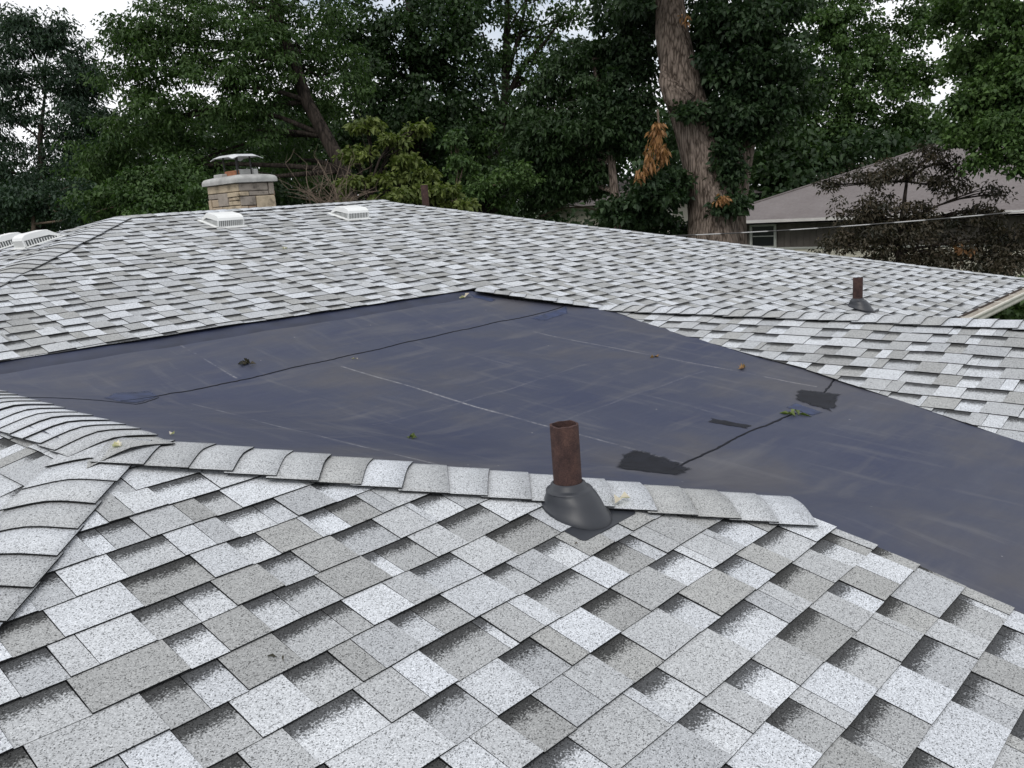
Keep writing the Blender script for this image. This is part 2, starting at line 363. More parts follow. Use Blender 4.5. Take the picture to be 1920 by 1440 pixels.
walls = MB()
def wallbox(x0, x1, y0, y1, z0, z1_): walls.box(((x0 + x1) / 2, (y0 + y1) / 2, (z0 + z1_) / 2), ((x1 - x0) / 2, (y1 - y0) / 2, (z1_ - z0) / 2))
wallbox(-2.1, EX - .55, EY + .55, B2Y - .55, 0, 2.52)
wallbox(-2.8, 7.6, -1.6, EY + .56, 0, 2.25)
walls.build("wall", M_WALL, HOUSE)

# rubber membrane: one sheet draped over the trough between the wings
UM = [(-.6, 4.15), (.2, 4.42), (1.01, 4.75), (1.67, 5.03), (2.44, 5.34), (3.44, 5.66), (4.68, 6.14), (4.80, 6.16), (5.0, 5.92), (5.33, 5.58), (5.67, 5.46), (5.95, 5.42)]
us = np.arange(1.02, 6.3, .04); vs_ = np.arange(-.6, 5.93, .04)
UU, VV = np.meshgrid(us, vs_, indexing='ij'); ZZ = TERR(UU, VV) + HC
um = np.interp(vs_, [a for a, _ in UM], [b for _, b in UM])
inside = (UU < um[None, :]) & (((UU + VV) > 4.03) | (UU > 2.69))
ids = -np.ones(UU.shape, int); mv = []; mf = []
cell = inside[:-1, :-1] & inside[1:, :-1] & inside[1:, 1:] & inside[:-1, 1:]
for i, j in zip(*np.nonzero(cell)):
    q = []
    for a, b_ in ((i, j), (i + 1, j), (i + 1, j + 1), (i, j + 1)):
        if ids[a, b_] < 0: ids[a, b_] = len(mv); mv.append((UU[a, b_], VV[a, b_], ZZ[a, b_]))
        q.append(int(ids[a, b_]))
    mf.append(tuple(q))
MEM = rel(link("membrane", mesh("membrane", mv, mf, True), mat=M_MEM), HOUSE)
MEM["label"] = "black rubber roofing sheet filling the trough between the shingled wings"

def drape_poly(name, poly, mat, lift, ragged=0.0):
    """flat patch lying on the membrane (polygon in plan, filled by a fine fan)"""
    P = []; n = len(poly)
    for i in range(n):
        a = np.array(poly[i]); b = np.array(poly[(i + 1) % n]); k = max(2, int(np.linalg.norm(b - a) / .035))
        for s in range(k):
            q = a + (b - a) * s / k; P.append(q + rng.normal(0, ragged, 2))
    P = np.array(P); c = P.mean(0); rings = [1.0, .82, .5, .25]; v = []; f = []
    m = len(P)
    for r in rings:
        q = c + (P - c) * r; z = TERR(q[:, 0], q[:, 1]) + HC + lift
        v += [(a, b, d) for (a, b), d in zip(q, z)]
    v.append((c[0], c[1], float(TERR(c[0], c[1])) + HC + lift))
    for k in range(len(rings) - 1):
        for i in range(m): f.append((k*m + i, k*m + (i + 1) % m, (k + 1)*m + (i + 1) % m, (k + 1)*m + i))
    k = len(rings) - 1
    for i in range(m): f.append((k*m + i, k*m + (i + 1) % m, len(v) - 1))
    me = mesh(name, v, f, True); at = me.attributes.new('cover', 'FLOAT', 'POINT'); at.data.foreach_set('value', [0.0] * m + [.75] * m + [1.0] * (len(v) - 2 * m))
    o = link(name, me, mat=mat); o.parent = MEM; return o
def drape_line(name, line, w, mat, lift, jit=.002):
    L_ = []
    for a, b in zip(line[:-1], line[1:]):
        a = np.array(a); b = np.array(b); k = max(2, int(np.linalg.norm(b - a) / .03))
        L_ += [a + (b - a) * s / k for s in range(k)]
    L_.append(np.array(line[-1])); v = []; f = []
    for i, p in enumerate(L_):
        d = L_[min(i + 1, len(L_) - 1)] - L_[max(i - 1, 0)]; d /= np.linalg.norm(d); nrm = np.array((-d[1], d[0]))
        ww = w * (.7 + .6 * rnd.random()); off = rnd.gauss(0, jit)
        for s, h in ((-1, .0005), (-.4, lift), (.4, lift), (1, .0005)):
            q = p + nrm * (s * ww / 2 + off); v.append((q[0], q[1], float(TERR(q[0], q[1])) + HC + h))
    for i in range(len(L_) - 1):
        for k in range(3): a = i * 4 + k; f.append((a, a + 4, a + 5, a + 1))
    o = link(name, mesh(name, v, f), mat=mat); o.parent = MEM; return o
drape_line("lap_seam", [(1.78, 4.659), (2.145, 4.851), (2.622, 4.851), (3.358, 4.864), (4.449, 4.895), (5.332, 4.88), (5.85, 4.93)], .011, M_BEAD, .004)
drape_line("lap_seam", [(1.10, 4.82), (1.256, 4.794), (1.482, 4.742), (1.681, 4.65), (1.803, 4.515), (2.027, 4.752)], .007, M_BEAD, .003, .001)
drape_line("lap_seam", [(3.125, 2.058), (3.226, 2.072), (3.906, 2.085), (4.339, 2.059)], .014, M_BEAD, .004)
drape_line("lap_seam", [(4.826, 2.107), (5.14, 2.18)], .014, M_BEAD, .004)
M_STRIP = simple("darker_cover_strip", (.017, .022, .046), .58, .3, 6, spec=.38)
v_ = []; f_ = []
for i in range(101):
    uu = 1.10 + 4.15 * i / 100; e0 = 5.85 - (uu - .4) * .037
    for j in range(6): vv = e0 - .19 + .21 * j / 5 + (.004 * math.sin(uu * 3) if j == 0 else 0); v_.append((uu, vv, float(TERR(uu, vv)) + HC + (-.003 if j == 0 else .0032)))
for i in range(100):
    for j in range(5): a = i * 6 + j; f_.append((a, a + 6, a + 7, a + 1))
o = link("cover_strip", mesh("cover_strip", v_, f_, True), mat=M_STRIP); o.parent = MEM
o = drape_poly("membrane_patch", [(2.832, 2.169), (3.154, 2.364), (3.276, 2.342), (3.241, 2.081), (3.179, 1.995), (2.994, 1.938), (2.9, 2.078)], M_PATCHD, .003, .007); o["label"] = "glossy black stained patch near the short rusty pipe"
o = drape_poly("membrane_patch", [(4.706, 2.243), (4.797, 2.242), (4.838, 2.161), (4.858, 2.015), (4.666, 1.953), (4.507, 1.922), (4.541, 2.06), (4.571, 2.179)], M_PATCHD, .003, .009); o["label"] = "black stained patch at the edge of the right wing's shingles"
drape_poly("membrane_patch", [(4.411, 2.14), (4.53, 2.15), (4.46, 1.95), (4.36, 1.96)], M_PATCHB, .0022, .003)
drape_poly("membrane_patch", [(3.953, 2.361), (3.988, 2.12), (3.91, 2.115), (3.87, 2.329)], M_PATCHD, .002, .004)
drape_poly("membrane_patch", [(1.75, 4.80), (1.884, 4.988), (2.087, 4.962), (2.049, 4.781), (1.834, 4.575), (1.749, 4.62)], M_PATCHB, .0025, .004)
drape_poly("membrane_patch", [(5.236, 4.817), (5.874, 4.918), (5.672, 4.756), (5.274, 4.686)], M_PATCHB, .0025, .003)
drape_poly("membrane_patch", [(5.33, 5.60), (5.43, 5.36), (5.324, 5.33), (5.27, 5.504)], M_PATCHB, .0025, .003)

# ------------------------------------------------------------------ shingles
E = 0.143
def wob(u, v): return .0022 * math.sin(u * 7.3 + 1.9 * math.sin(v * 3.1)) + .0018 * math.sin(v * 9.1 + u * 4.3) + .003 * math.sin(u * 2.1 + v * 1.3)
def clip(poly, a, b, c):                                              # keep a*x + b*y <= c
    out = []
    for i in range(len(poly)):
        p, q = poly[i], poly[(i + 1) % len(poly)]; dp = a * p[0] + b * p[1] - c; dq = a * q[0] + b * q[1] - c
        if dp <= 0: out.append(p)
        if dp * dq < 0: s = dp / (dp - dq); out.append((p[0] + (q[0] - p[0]) * s, p[1] + (q[1] - p[1]) * s))
    return out
def line_clip(p, q):                                                  # half-plane to the left of p->q, as (a,b,c)
    dx, dy = q[0] - p[0], q[1] - p[1]; a, b = dy, -dx; return a, b, a * p[0] + b * p[1]
TONES = [(.56, .2), (.53, .3), (.55, .1), (.44, .4), (.415, .5), (.395, .3), (.345, .9), (.32, .8), (.37, .6), (.48, .2)]
PIECES = []                                                           # (verts, faces, tones per face corner, screen area)
def project(p):
    d = np.array(p) - np.array((0, 0, HC)); w = d @ CF
    if w < .1: return None
    return 960 + FPX * (d @ CR) / w, 720 - FPX * (d @ CU) / w
def emit(poly, a_of, axis, Cc, b0, rec, tone, hue, lift, rest):
    """poly in (a, b): a along the course, b horizontal run up the slope (axis 0: up is +y, axis 1: up is +x)"""
    n = len(poly); top = []; bot = []; run = (E + .03) * CS
    ar = 0
    for i in range(n): ar += poly[i][0] * poly[(i + 1) % n][1] - poly[(i + 1) % n][0] * poly[i][1]
    if abs(ar) < 4e-5: return
    if (ar > 0) != (axis == 0): poly = poly[::-1]
    bands = []
    for a, b in poly:
        fr = (b - b0) / run; h = (.0068 + (.0026 if not rec else 0) + lift) - .0068 * fr; u, v = (a, b) if axis == 0 else (b, a)
        h += wob(u, v) + .004; nrm = (0, -SN, CS) if axis == 0 else (-SN, 0, CS); z = Cc + TS * b
        top.append((u + nrm[0] * h, v + nrm[1] * h, z + nrm[2] * h + HC)); k = h - .0042
        bot.append((u + nrm[0] * k, v + nrm[1] * k, z + nrm[2] * k + HC)); bands.append((b - b0) / (E * CS) if rec else 0.0)
    fs = [tuple(range(n))] + [(i, n + i, n + (i + 1) % n, (i + 1) % n) for i in range(n)]
    tn = [[(tone, bands[i], hue) for i in range(n)]] + [[(.02, 0, 0)] * 4] * n
    area = 0
    if not rest:
        pr = [project(p) for p in top]
        if all(q is not None for q in pr):
            cx = sum(q[0] for q in pr) / n; cy = sum(q[1] for q in pr) / n
            if -10 < cx < 1930 and -10 < cy < 1450:
                area = abs(sum(pr[i][0] * pr[(i + 1) % n][1] - pr[(i + 1) % n][0] * pr[i][1] for i in range(n))) / 2
    PIECES.append((top + bot, fs, tn, area))

def shingle_slope(axis, Cc, k0, n_course, b_first, a0, a1, clips, seed, skip=None, rest=False):
    r = random.Random(seed)
    for k in range(n_course):
        b0 = b_first + (k + k0) * E * CS; a = a0 - r.random() * .3; tooth = r.random() < .5
        ph = r.random() * 6; last = None
        ww = lambda x: .0016 * math.sin(x * 6.5 + ph) + .0011 * math.sin(x * 17 + ph * 2)
        lift0 = r.gauss(0, .0007)
        while a < a1:
            wd = r.uniform(.11, .25) if tooth else r.uniform(.085, .22)
            parts = [wd]
            if wd > .15 and r.random() < .45: s = r.uniform(.25, .75); parts = [wd * s, wd * (1 - s)]
            if r.random() < .05: parts.append(r.uniform(.02, .04))
            x = a; lf = lift0 + max(-.001, r.gauss(0, .0007))
            for pw in parts:
                tone, hue = r.choice(TONES)
                while last is not None and abs(tone - last) < .03: tone, hue = r.choice(TONES)
                last = tone; tone *= r.uniform(.94, 1.06)
                x2 = x + pw - .0012; jj = r.uniform(-.0012, .0012)
                poly = [(x, b0 + ww(x) + jj), (x2, b0 + ww(x2) + jj), (x2 - .001, b0 + (E + .03) * CS), (x + .001, b0 + (E + .03) * CS)]
                cen = ((x + x2) / 2, b0 + E / 2)
                u, v = cen if axis == 0 else cen[::-1]
                if not (skip and skip(u, v)):
                    for c in clips:
                        cc = c(u, v) if callable(c) else c
                        if cc is None: continue
                        if axis == 1: cc = (cc[1], cc[0], cc[2])
                        poly = clip(poly, *cc)
                        if len(poly) < 3: break
                    if len(poly) >= 3: emit(poly, None, axis, Cc, b0, not tooth, tone, hue, lf, rest)
                x += pw
            a += sum(parts); tooth = not tooth

SQ = math.sqrt
# near slope (courses run along u, rising towards +v); butts fall on the photographed course lines
b_near = 2.82382
shingle_slope(0, C2, -28, 30, b_near, -3.0, 2.76, [(1, 1, PX + PY), (-1, 1, PY - PX), (1, 0, 2.758), (0, -1, 1.0)], 3,
              skip=lambda u, v: 2.085 < u < 2.275 and 1.70 < v < 1.86)
# far slope
def far_low(u, v):
    if u < 5.40: return line_clip((.4, 5.85), (5.40, 5.665))
    if u < 6.13: return line_clip((5.40, 5.665), (6.13, 4.74))
    return (-1, -1, -(6.1 + 4.79))
ce, cn = line_clip((EX, EY), (BX, AY)), None
shingle_slope(0, C1, -26, 50, 5.94781, .3, EX, [(-1, 1, AY - AX), (0, 1, AY), ce, (0, -1, -(EY - .03)), far_low], 5)
# right wing, this side (rising towards +u)
ev = [(-.6, 4.03), (.2, 4.30), (1.01, 4.63), (1.67, 4.915), (2.44, 5.225), (3.44, 5.548), (4.68, 6.055)]
def wing_edge(u, v):
    for (v0, u0), (v1, u1) in zip(ev[:-1], ev[1:]):
        if v <= v1: return line_clip((u1, v1), (u0, v0))
    return line_clip((6.055, 4.68), (5.548, 3.44))
shingle_slope(1, C4, -16, 17, 6.13342, -.6, 4.78, [wing_edge, (1, 0, RX)], 8)
# near hip side and far hip side
shingle_slope(1, C3, -14, 15, .95, -1.5, 5.75, [(1, -1, -(PY - PX)), (1, 0, PX - .05)], 9)
shingle_slope(1, C8, -34, 35, 3.78, 3.2, 14, [(1, -1, -(AY - AX)), (1, 1, AX + AY), (0, 1, 14.0)], 12)
# hidden slopes, filled so that the roof stays whole from the side
def right_end(u, v): return None
PIECES.sort(key=lambda t: -t[3])
def piece_mesh(name, ps):
    v = []; f = []; col = []
    for V, F_, T_, _ in ps:
        b = len(v); v += V; f += [tuple(i + b for i in q) for q in F_]
        for t in T_:
            for c in t: col += [c[0], c[1], c[2], 1.0]
    me = mesh(name, v, f); me.materials.append(M_SH)
    at = me.attributes.new("tone", 'FLOAT_COLOR', 'CORNER'); at.data.foreach_set("color", col)
    return me
ROOFP = roof_o
n_big = 300
for p in PIECES[:n_big]:
    o = link("shingle", piece_mesh("shingle", [p])); recentre(o); o.parent = ROOFP
o = link("shingle_field", piece_mesh("shingle_field", PIECES[n_big:]), kind="stuff"); o.parent = ROOFP

# cap shingles: bent over each hip and ridge, each lapping the one below
CAPT = [(.54, .1), (.55, .2), (.52, .2), (.46, .4), (.42, .5), (.38, .8), (.57, .1), (.49, .3)]
def cap_run(p0, p1, mL, mR, seed, half=.148, extra=.014, droop=0.0):
    """p0 = end where the first, lowest cap lies (its butt faces away from p1)"""
    r = random.Random(seed); p0 = np.array(p0, float); p1 = np.array(p1, float); d = p1 - p0; L_ = np.linalg.norm(d); d /= L_
    hd = np.array((d[0], d[1], 0)); hd /= np.linalg.norm(hd); o_ = np.array((hd[1], -hd[0], 0))          # right of the run
    n = int(L_ / E); NX = 9; rr = .045
    for k in range(n):
        s0 = k * E + r.gauss(0, .002); s1 = s0 + E + .03; v = []; f = []; tw = r.gauss(0, .006); tone, hue = r.choice(CAPT); tone *= r.uniform(.95, 1.05)
        off = r.gauss(0, .004); lz = abs(r.gauss(0, .0015)); hb = half * r.uniform(.98, 1.02)
        for lay in (0, 1):
            for si, s in enumerate((s0, (s0 + s1) / 2, s1)):
                for i in range(NX):
                    x = (i / (NX - 1) * 2 - 1); x = math.copysign(abs(x) ** .85, x) * hb + off
                    m_ = mR if x > 0 else mL
                    z = -m_ * (SQ(x * x + rr * rr) - rr)
                    c = p0 + d * (s + tw * x / half) + o_ * x
                    h = extra - droop * max(0.0, 1 - max(s, 0) / .2) + .0075 * (1 - si / 2) + lz - (.004 if lay else 0)
                    v.append((c[0], c[1], c[2] + z + h + HC))
        A = lambda lay, si, i: lay * 3 * NX + si * NX + i
        tn = []
        for si in range(2):
            for i in range(NX - 1):
                f.append((A(0, si, i), A(0, si, i + 1), A(0, si + 1, i + 1), A(0, si + 1, i))); tn.append((tone, 0, hue))
        for i in range(NX - 1): f.append((A(0, 0, i + 1), A(0, 0, i), A(1, 0, i), A(1, 0, i + 1))); tn.append((.02, 0, 0))
        for i in range(NX - 1): f.append((A(0, 2, i), A(0, 2, i + 1), A(1, 2, i + 1), A(1, 2, i))); tn.append((.02, 0, 0))
        for si in range(2):
            f.append((A(0, si, 0), A(0, si + 1, 0), A(1, si + 1, 0), A(1, si, 0))); f.append((A(0, si + 1, NX - 1), A(0, si, NX - 1), A(1, si, NX - 1), A(1, si + 1, NX - 1))); tn += [(.02, 0, 0)] * 2
        me = mesh("ridge_cap", v, f); me.materials.append(M_SH)
        at = me.attributes.new("tone", 'FLOAT_COLOR', 'CORNER'); col = []
        for q, t in zip(f, tn):
            for _ in q: col += [t[0], t[1], t[2], 1.0]
        at.data.foreach_set("color", col)
        sm = [i < 2 * (NX - 1) for i in range(len(f))]; me.polygons.foreach_set("use_smooth", sm)
        o = link("ridge_cap", me); recentre(o); o.parent = ROOFP
m45 = TS / SQ(2)
cap_run((-1.2, .75, PZ - TS * 2.27), (PX + .03, PY + .03, PZ + .004), m45, m45, 1)                        # near hip, climbing to its top
cap_run((2.80, PX + PY - 2.80, C2 + TS * (PX + PY - 2.80)), (PX + .02, PY - .02, PZ), m45, m45, 2)          # near hip along the membrane
cap_run((PX + .05, PY - .13, PZ + .004), (PX, 5.75, PZ + .006), TS, TS, 3, half=.155, extra=.018, droop=.017)            # near ridge
cap_run((RX, -1.2, RZ), (RX, 4.70, RZ), TS, TS, 4)                                                          # right wing ridge
cap_run((6.12, 4.70, z1(4.70) + .004), (5.40, 5.68, z1(5.68) + .004), .10, .12, 5, half=.12)                # up the far slope, along the sheet
hdx = (BX - EX, AY - EY); mh = TS * abs(hdx[1]) / math.hypot(*hdx)
cap_run((EX, EY, EZ), (BX, AY, AZ), .17, .19, 6, extra=.005)
cap_run((.1, 5.5, AZ - TS * 3.74), (AX, AY, AZ), m45, m45, 7, extra=.013)
cap_run((BX + .1, AY, AZ + .004), (AX - .05, AY, AZ + .004), TS, TS, 8, extra=.004)

# ------------------------------------------------------------------ vent pipes with flashing boots
def vent_pipe(u, v, axis_C, h, label, boot=True, tilt=0.0, zbase=None, flange=None):
    zb = (axis_C + TS * v if zbase is None else zbase) + HC
    b = MB(); n = 28; r0, r1 = .048, .041; rings = [(r0, -.05), (r0, .35 * h), (r0, .7 * h), (r0, h), (r1, h + .001), (r1, h - .22), (r1, -.05)]
    P = []
    for k, (r, z) in enumerate(rings):
        for i in range(n):
            th = 2 * math.pi * i / n; zz = z
            if k in (3, 4): zz += .0012 * math.sin(3 * th + 1) + .001 * math.sin(7 * th)
            P.append((u + r * math.cos(th) - tilt * zz, v + r * math.sin(th), zb + zz))
    F_ = [(k*n + i, k*n + (i + 1) % n, (k + 1)*n + (i + 1) % n, (k + 1)*n + i) for k in range(len(rings) - 1) for i in range(n)]
    b.add(P, F_); pipe = b.build("vent_pipe", M_RUST, HOUSE, smooth=True); pipe["label"] = label
    me = pipe.data; me.set_sharp_from_angle(angle=math.radians(40)) if hasattr(me, "set_sharp_from_angle") else None
    if boot:
        b = MB(); prof = [(.104, .128, 0.0, -.030), (.103, .126, .012, -.029), (.092, .115, .022, -.026), (.086, .100, .055, -.018), (.080, .086, .080, -.010), (.078, .080, .088, -.006), (.080, .080, .092, -.004), (.077, .077, .098, -.002), (.070, .070, .101, 0), (.064, .064, .107, 0), (.058, .058, .125, 0), (.051, .051, .131, 0), (.048, .048, .128, 0)]
        P = []
        for k, (ra, rb, z, sh) in enumerate(prof):
            z *= .70; fl = max(0.0, 1 - z / .06)
            for i in range(n):
                th = 2 * math.pi * i / n; x = ra * math.cos(th); y = rb * math.sin(th) + sh
                P.append((u + x, v + y, zb + z + .012 + y * TS * fl))
        F_ = [(k*n + i, k*n + (i + 1) % n, (k + 1)*n + (i + 1) % n, (k + 1)*n + i) for k in range(len(prof) - 1) for i in range(n)]
        b.add(P, F_)
        x0, x1, y0, y1 = flange or (-.13, .16, -.165, .16); pts = []
        cr = .018
        for cx, cy, a0 in ((x1 - cr, y1 - cr, 0), (x0 + cr, y1 - cr, 90), (x0 + cr, y0 + cr, 180), (x1 - cr, y0 + cr, 270)):
            for q in range(4): a = math.radians(a0 + q * 30); pts.append((cx + cr * math.cos(a), cy + cr * math.sin(a)))
        m = len(pts); P = []
        for lay in (0, -.004):
            for x, y in pts:
                fr = (y - y0) / (y1 - y0); P.append((u + x, v + y, zb + y * TS + (.0135 - .013 * fr) + lay + wob(u + x, v + y)))
        b.add(P, [tuple(range(m))] + [(i, m + i, m + (i + 1) % m, (i + 1) % m) for i in range(m)])
        bo = b.build("flashing_boot", M_BOOT, smooth=True); bo.parent = pipe; bo.matrix_parent_inverse = Matrix.Identity(4)
        bo.data.set_sharp_from_angle(angle=math.radians(50))
    return pipe
pipe_a = vent_pipe(2.093, 1.797, C2, .303, "short rusty iron vent pipe in a black boot beside the membrane", tilt=.01)
pipe_b = vent_pipe(8.69, 3.45, C1, .31, "rusty vent pipe on the far slope behind the right wing ridge")
pipe_c = vent_pipe(7.85, 8.98, C1, .48, "rusty vent pipe showing above the far hip", boot=False, zbase=-.20)

# ------------------------------------------------------------------ slant-back box vents
def box_vent(u, v, axis, Cc, label):
    """(u, v) = middle of the lower front edge; axis 0 faces -v, axis 1 faces -u"""
    e1 = np.array((1, 0, 0)) if axis == 0 else np.array((0, -1, 0)); e2 = np.array((0, CS, SN)) if axis == 0 else np.array((CS, 0, SN)); nn = np.array((0, -SN, CS)) if axis == 0 else np.array((-SN, 0, CS))
    b_ = v if axis == 0 else u; O = np.array((u, v, Cc + TS * b_ + HC)) + nn * .014
    Pt = lambda x, y, z: O + e1 * x + e2 * y + nn * z
    w = .145; prof = [(0, 0), (0, .070), (.012, .095), (.04, .112), (.09, .116), (.25, .104), (.36, .012), (.37, 0)]
    b = MB(); n = len(prof)
    vs = [Pt(-w, y, z) for y, z in prof] + [Pt(w, y, z) for y, z in prof]
    b.add(vs, [(i, i + 1, n + i + 1, n + i) for i in range(1, n - 1)][::-1])
    # side skins above the grille, front skin frames
    for s in (-1, 1):
        low = [(0, .066), (.25, .050), (.33, .012), (.36, .012)]
        up = prof[1:7]
        q = [Pt(s * w, y, z) for y, z in up] + [Pt(s * w, y, z) for y, z in low[::-1]]
        b.add(q, [tuple(range(len(q))) if s < 0 else tuple(range(len(q)))[::-1]])
        R_ = np.stack([e1, e2, nn], 1)
        b.box(Pt(s * w, .006, .034), (.006, .006, .034), R_)
        b.box(Pt(s * w, .18, .004), (.006, .18, .004), R_)
    R_ = np.stack([e1, e2, nn], 1)
    b.box(Pt(0, .002, .005), (w, .004, .005), R_)
    b.box(Pt(0, .18, -.001), (.175, .215, .003), R_)
    vent = b.build("roof_vent", M_VENT, HOUSE); vent["label"] = label
    l = MB()
    for i in range(12): x = -w + .02 + (2 * w - .04) * i / 11; l.box(Pt(x, .003, .038), (.0036, .003, .032), R_)
    for s in (-1, 1):
        for i in range(13):
            y = .02 + .30 * i / 12; h = .060 if y < .1 else .064 - .05 * max(0, (y - .05) / .30); l.box(Pt(s * w, y, h / 2), (.0018, .0036, h / 2), R_)
    lo = l.build("louver", M_VENT); lo.parent = vent; lo.matrix_parent_inverse = Matrix.Identity(4)
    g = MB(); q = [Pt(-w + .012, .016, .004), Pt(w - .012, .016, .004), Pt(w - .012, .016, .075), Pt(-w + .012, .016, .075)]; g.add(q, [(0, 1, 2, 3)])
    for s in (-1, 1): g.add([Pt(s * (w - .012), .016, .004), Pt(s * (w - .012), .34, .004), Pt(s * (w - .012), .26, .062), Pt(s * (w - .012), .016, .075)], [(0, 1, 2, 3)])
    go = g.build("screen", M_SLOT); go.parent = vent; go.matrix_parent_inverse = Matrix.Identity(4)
    return vent
box_vent(4.66, 8.46, 0, C1, "white box vent on the far slope nearest the chimney")
box_vent(6.25, 8.37, 0, C1, "white box vent on the far slope by the peak of the right hip")
box_vent(2.84, 9.22, 1, C8, "white box vent beside the left hip caps of the far roof")
box_vent(2.82, 9.98, 1, C8, "white box vent behind another vent on the left slope of the far roof")

# ------------------------------------------------------------------ stone chimney
cu0, cv0, cw, cd = 5.76, 10.14, .50, .80
CH = MB(); CH.box((cu0 + cw / 2, cv0 + cd / 2, HC - .25), (cw / 2 - .018, cd / 2 - .018, .66))
chim = CH.build("chimney", M_MORTAR, HOUSE); chim["label"] = "buff stone chimney with a concrete crown and bent metal cap"
zt = HC + .45
def face_stones(face, rects):
    for (x0, x1, y0, y1, mi) in rects:
        g = .004; pr = rnd.uniform(-.004, .010); st = MB()
        c = (x0 + x1) / 2; zc_ = zt - (y0 + y1) / 2; hx = (x1 - x0) / 2 - g; hz = (y1 - y0) / 2 - g
        if face == 'v-': st.box((cu0 + c, cv0 + .02 - pr, zc_), (hx, .03, hz), None, .007)
        if face == 'u-': st.box((cu0 + .02 - pr, cv0 + cd - c, zc_), (.03, hx, hz), None, .007)
        if face == 'v+': st.box((cu0 + c, cv0 + cd - .02 + pr, zc_), (hx, .03, hz), None, .007)
        if face == 'u+': st.box((cu0 + cw - .02 + pr, cv0 + c, zc_), (.03, hx, hz), None, .007)
        o = link("stone", mesh("stone", st.v, st.f), mat=M_STONE[mi]); recentre(o); o.parent = chim
D_ = cd
left = [(0, .80, 0, .105, 1), (0, .26, .105, .175, 2), (.26, .52, .105, .275, 2), (.52, .80, .105, .17, 1), (0, .08, .175, .40, 0), (.08, .26, .175, .275, 0), (.52, .64, .17, .215, 0), (.64, .80, .17, .215, 1), (.52, .80, .215, .275, 1), (.08, .35, .275, .40, 0), (.35, .80, .275, .40, 1), (0, .3, .40, .52, 2), (.3, .8, .40, .52, 0), (0, .45, .52, .75, 1), (.45, .8, .52, .75, 3)]
right = [(0, .42, 0, .105, 2), (.42, .50, 0, .16, 2), (0, .13, .105, .165, 1), (.13, .42, .105, .165, 2), (0, .22, .165, .285, 2), (.22, .50, .165, .335, 1), (0, .10, .285, .40, 0), (.10, .22, .285, .345, 3), (.10, .50, .345, .45, 0), (0, .10, .40, .45, 1), (0, .3, .45, .6, 2), (.3, .5, .45, .6, 0), (0, .5, .6, .75, 3)]
face_stones('u-', left); face_stones('v-', right); face_stones('u+', [(a, b, c, d, (m + 1) % 4) for a, b, c, d, m in left]); face_stones('v+', [(a, b, c, d, (m + 2) % 4) for a, b, c, d, m in right])
# crown: slab with a rounded shoulder
cb = MB(); ov = .055; prof = [(ov - .010, .0), (ov, .006), (ov, .038), (ov - .005, .060), (ov - .022, .082), (ov - .055, .094), (-.10, .112)]
P = []
for o_, z in prof:
    for sx, sy in ((-1, -1), (1, -1), (1, 1), (-1, 1)):
        for q in ((0, 1) if True else (0,)):
            pass
    x0, x1, y0, y1 = cu0 - o_, cu0 + cw + o_, cv0 - o_, cv0 + cd + o_; k = .02
    P += [(x0 + k, y0, zt + z), (x1 - k, y0, zt + z), (x1, y0 + k, zt + z), (x1, y1 - k, zt + z), (x1 - k, y1, zt + z), (x0 + k, y1, zt + z), (x0, y1 - k, zt + z), (x0, y0 + k, zt + z)]
m = 8; F_ = [(k*m + i, k*m + (i + 1) % m, (k + 1)*m + (i + 1) % m, (k + 1)*m + i) for k in range(len(prof) - 1) for i in range(m)] + [tuple((len(prof) - 1) * m + i for i in range(m)), tuple(range(m))[::-1]]
cb.add(P, F_); o = cb.build("chimney_crown", M_CROWN, smooth=True); o.parent = chim; o.matrix_parent_inverse = Matrix.Identity(4); o.data.set_sharp_from_angle(angle=math.radians(40))
ccx, ccy = cu0 + cw / 2, cv0 + cd / 2
fl = MB(); fl.box((ccx, ccy, zt + .125), (.115, .15, .05), None, .01); o = fl.build("clay_flue", M_CLAY); o.parent = chim
fl = MB(); fl.box((ccx + .03, ccy - .10, zt + .15), (.10, .06, .035), None, .008); fl.box((ccx - .12, ccy + .20, zt + .115), (.07, .11, .03), None, .008); fl.box((ccx + .16, ccy - .14, zt + .145), (.035, .03, .04), None, .006); o = fl.build("flue_collar", M_CROWN); o.parent = chim
lg = MB()
for sx, sy in ((-1, -1), (1, -1), (1, 1), (-1, 1)): lg.box((ccx + sx * .10, ccy + sy * .16, zt + .24), (.008, .008, .13))
o = lg.build("cap_bracket", M_DARKM); o.parent = chim
cp = MB(); px_ = [-.22, -.13, .13, .22]; py_ = [-.29, -.19, .19, .29]; hz = lambda x, y: .375 - (.03 if abs(x) > .15 else 0) - (.028 if abs(y) > .2 else 0) + .01 * y
V_ = [(ccx + x, ccy + y, zt + hz(x, y) + d) for d in (0, -.006) for x in px_ for y in py_]
F_ = [(i*4 + j, (i + 1)*4 + j, (i + 1)*4 + j + 1, i*4 + j + 1) for i in range(3) for j in range(3)]; F_ += [tuple(k + 16 for k in f)[::-1] for f in F_]
ring = [0, 4, 8, 12, 13, 14, 15, 11, 7, 3, 2, 1]; F_ += [(ring[i], ring[i] + 16, ring[(i + 1) % 12] + 16, ring[(i + 1) % 12]) for i in range(12)]
cp.add(V_, F_); o = cp.build("chimney_cap", M_CAP); o.parent = chim

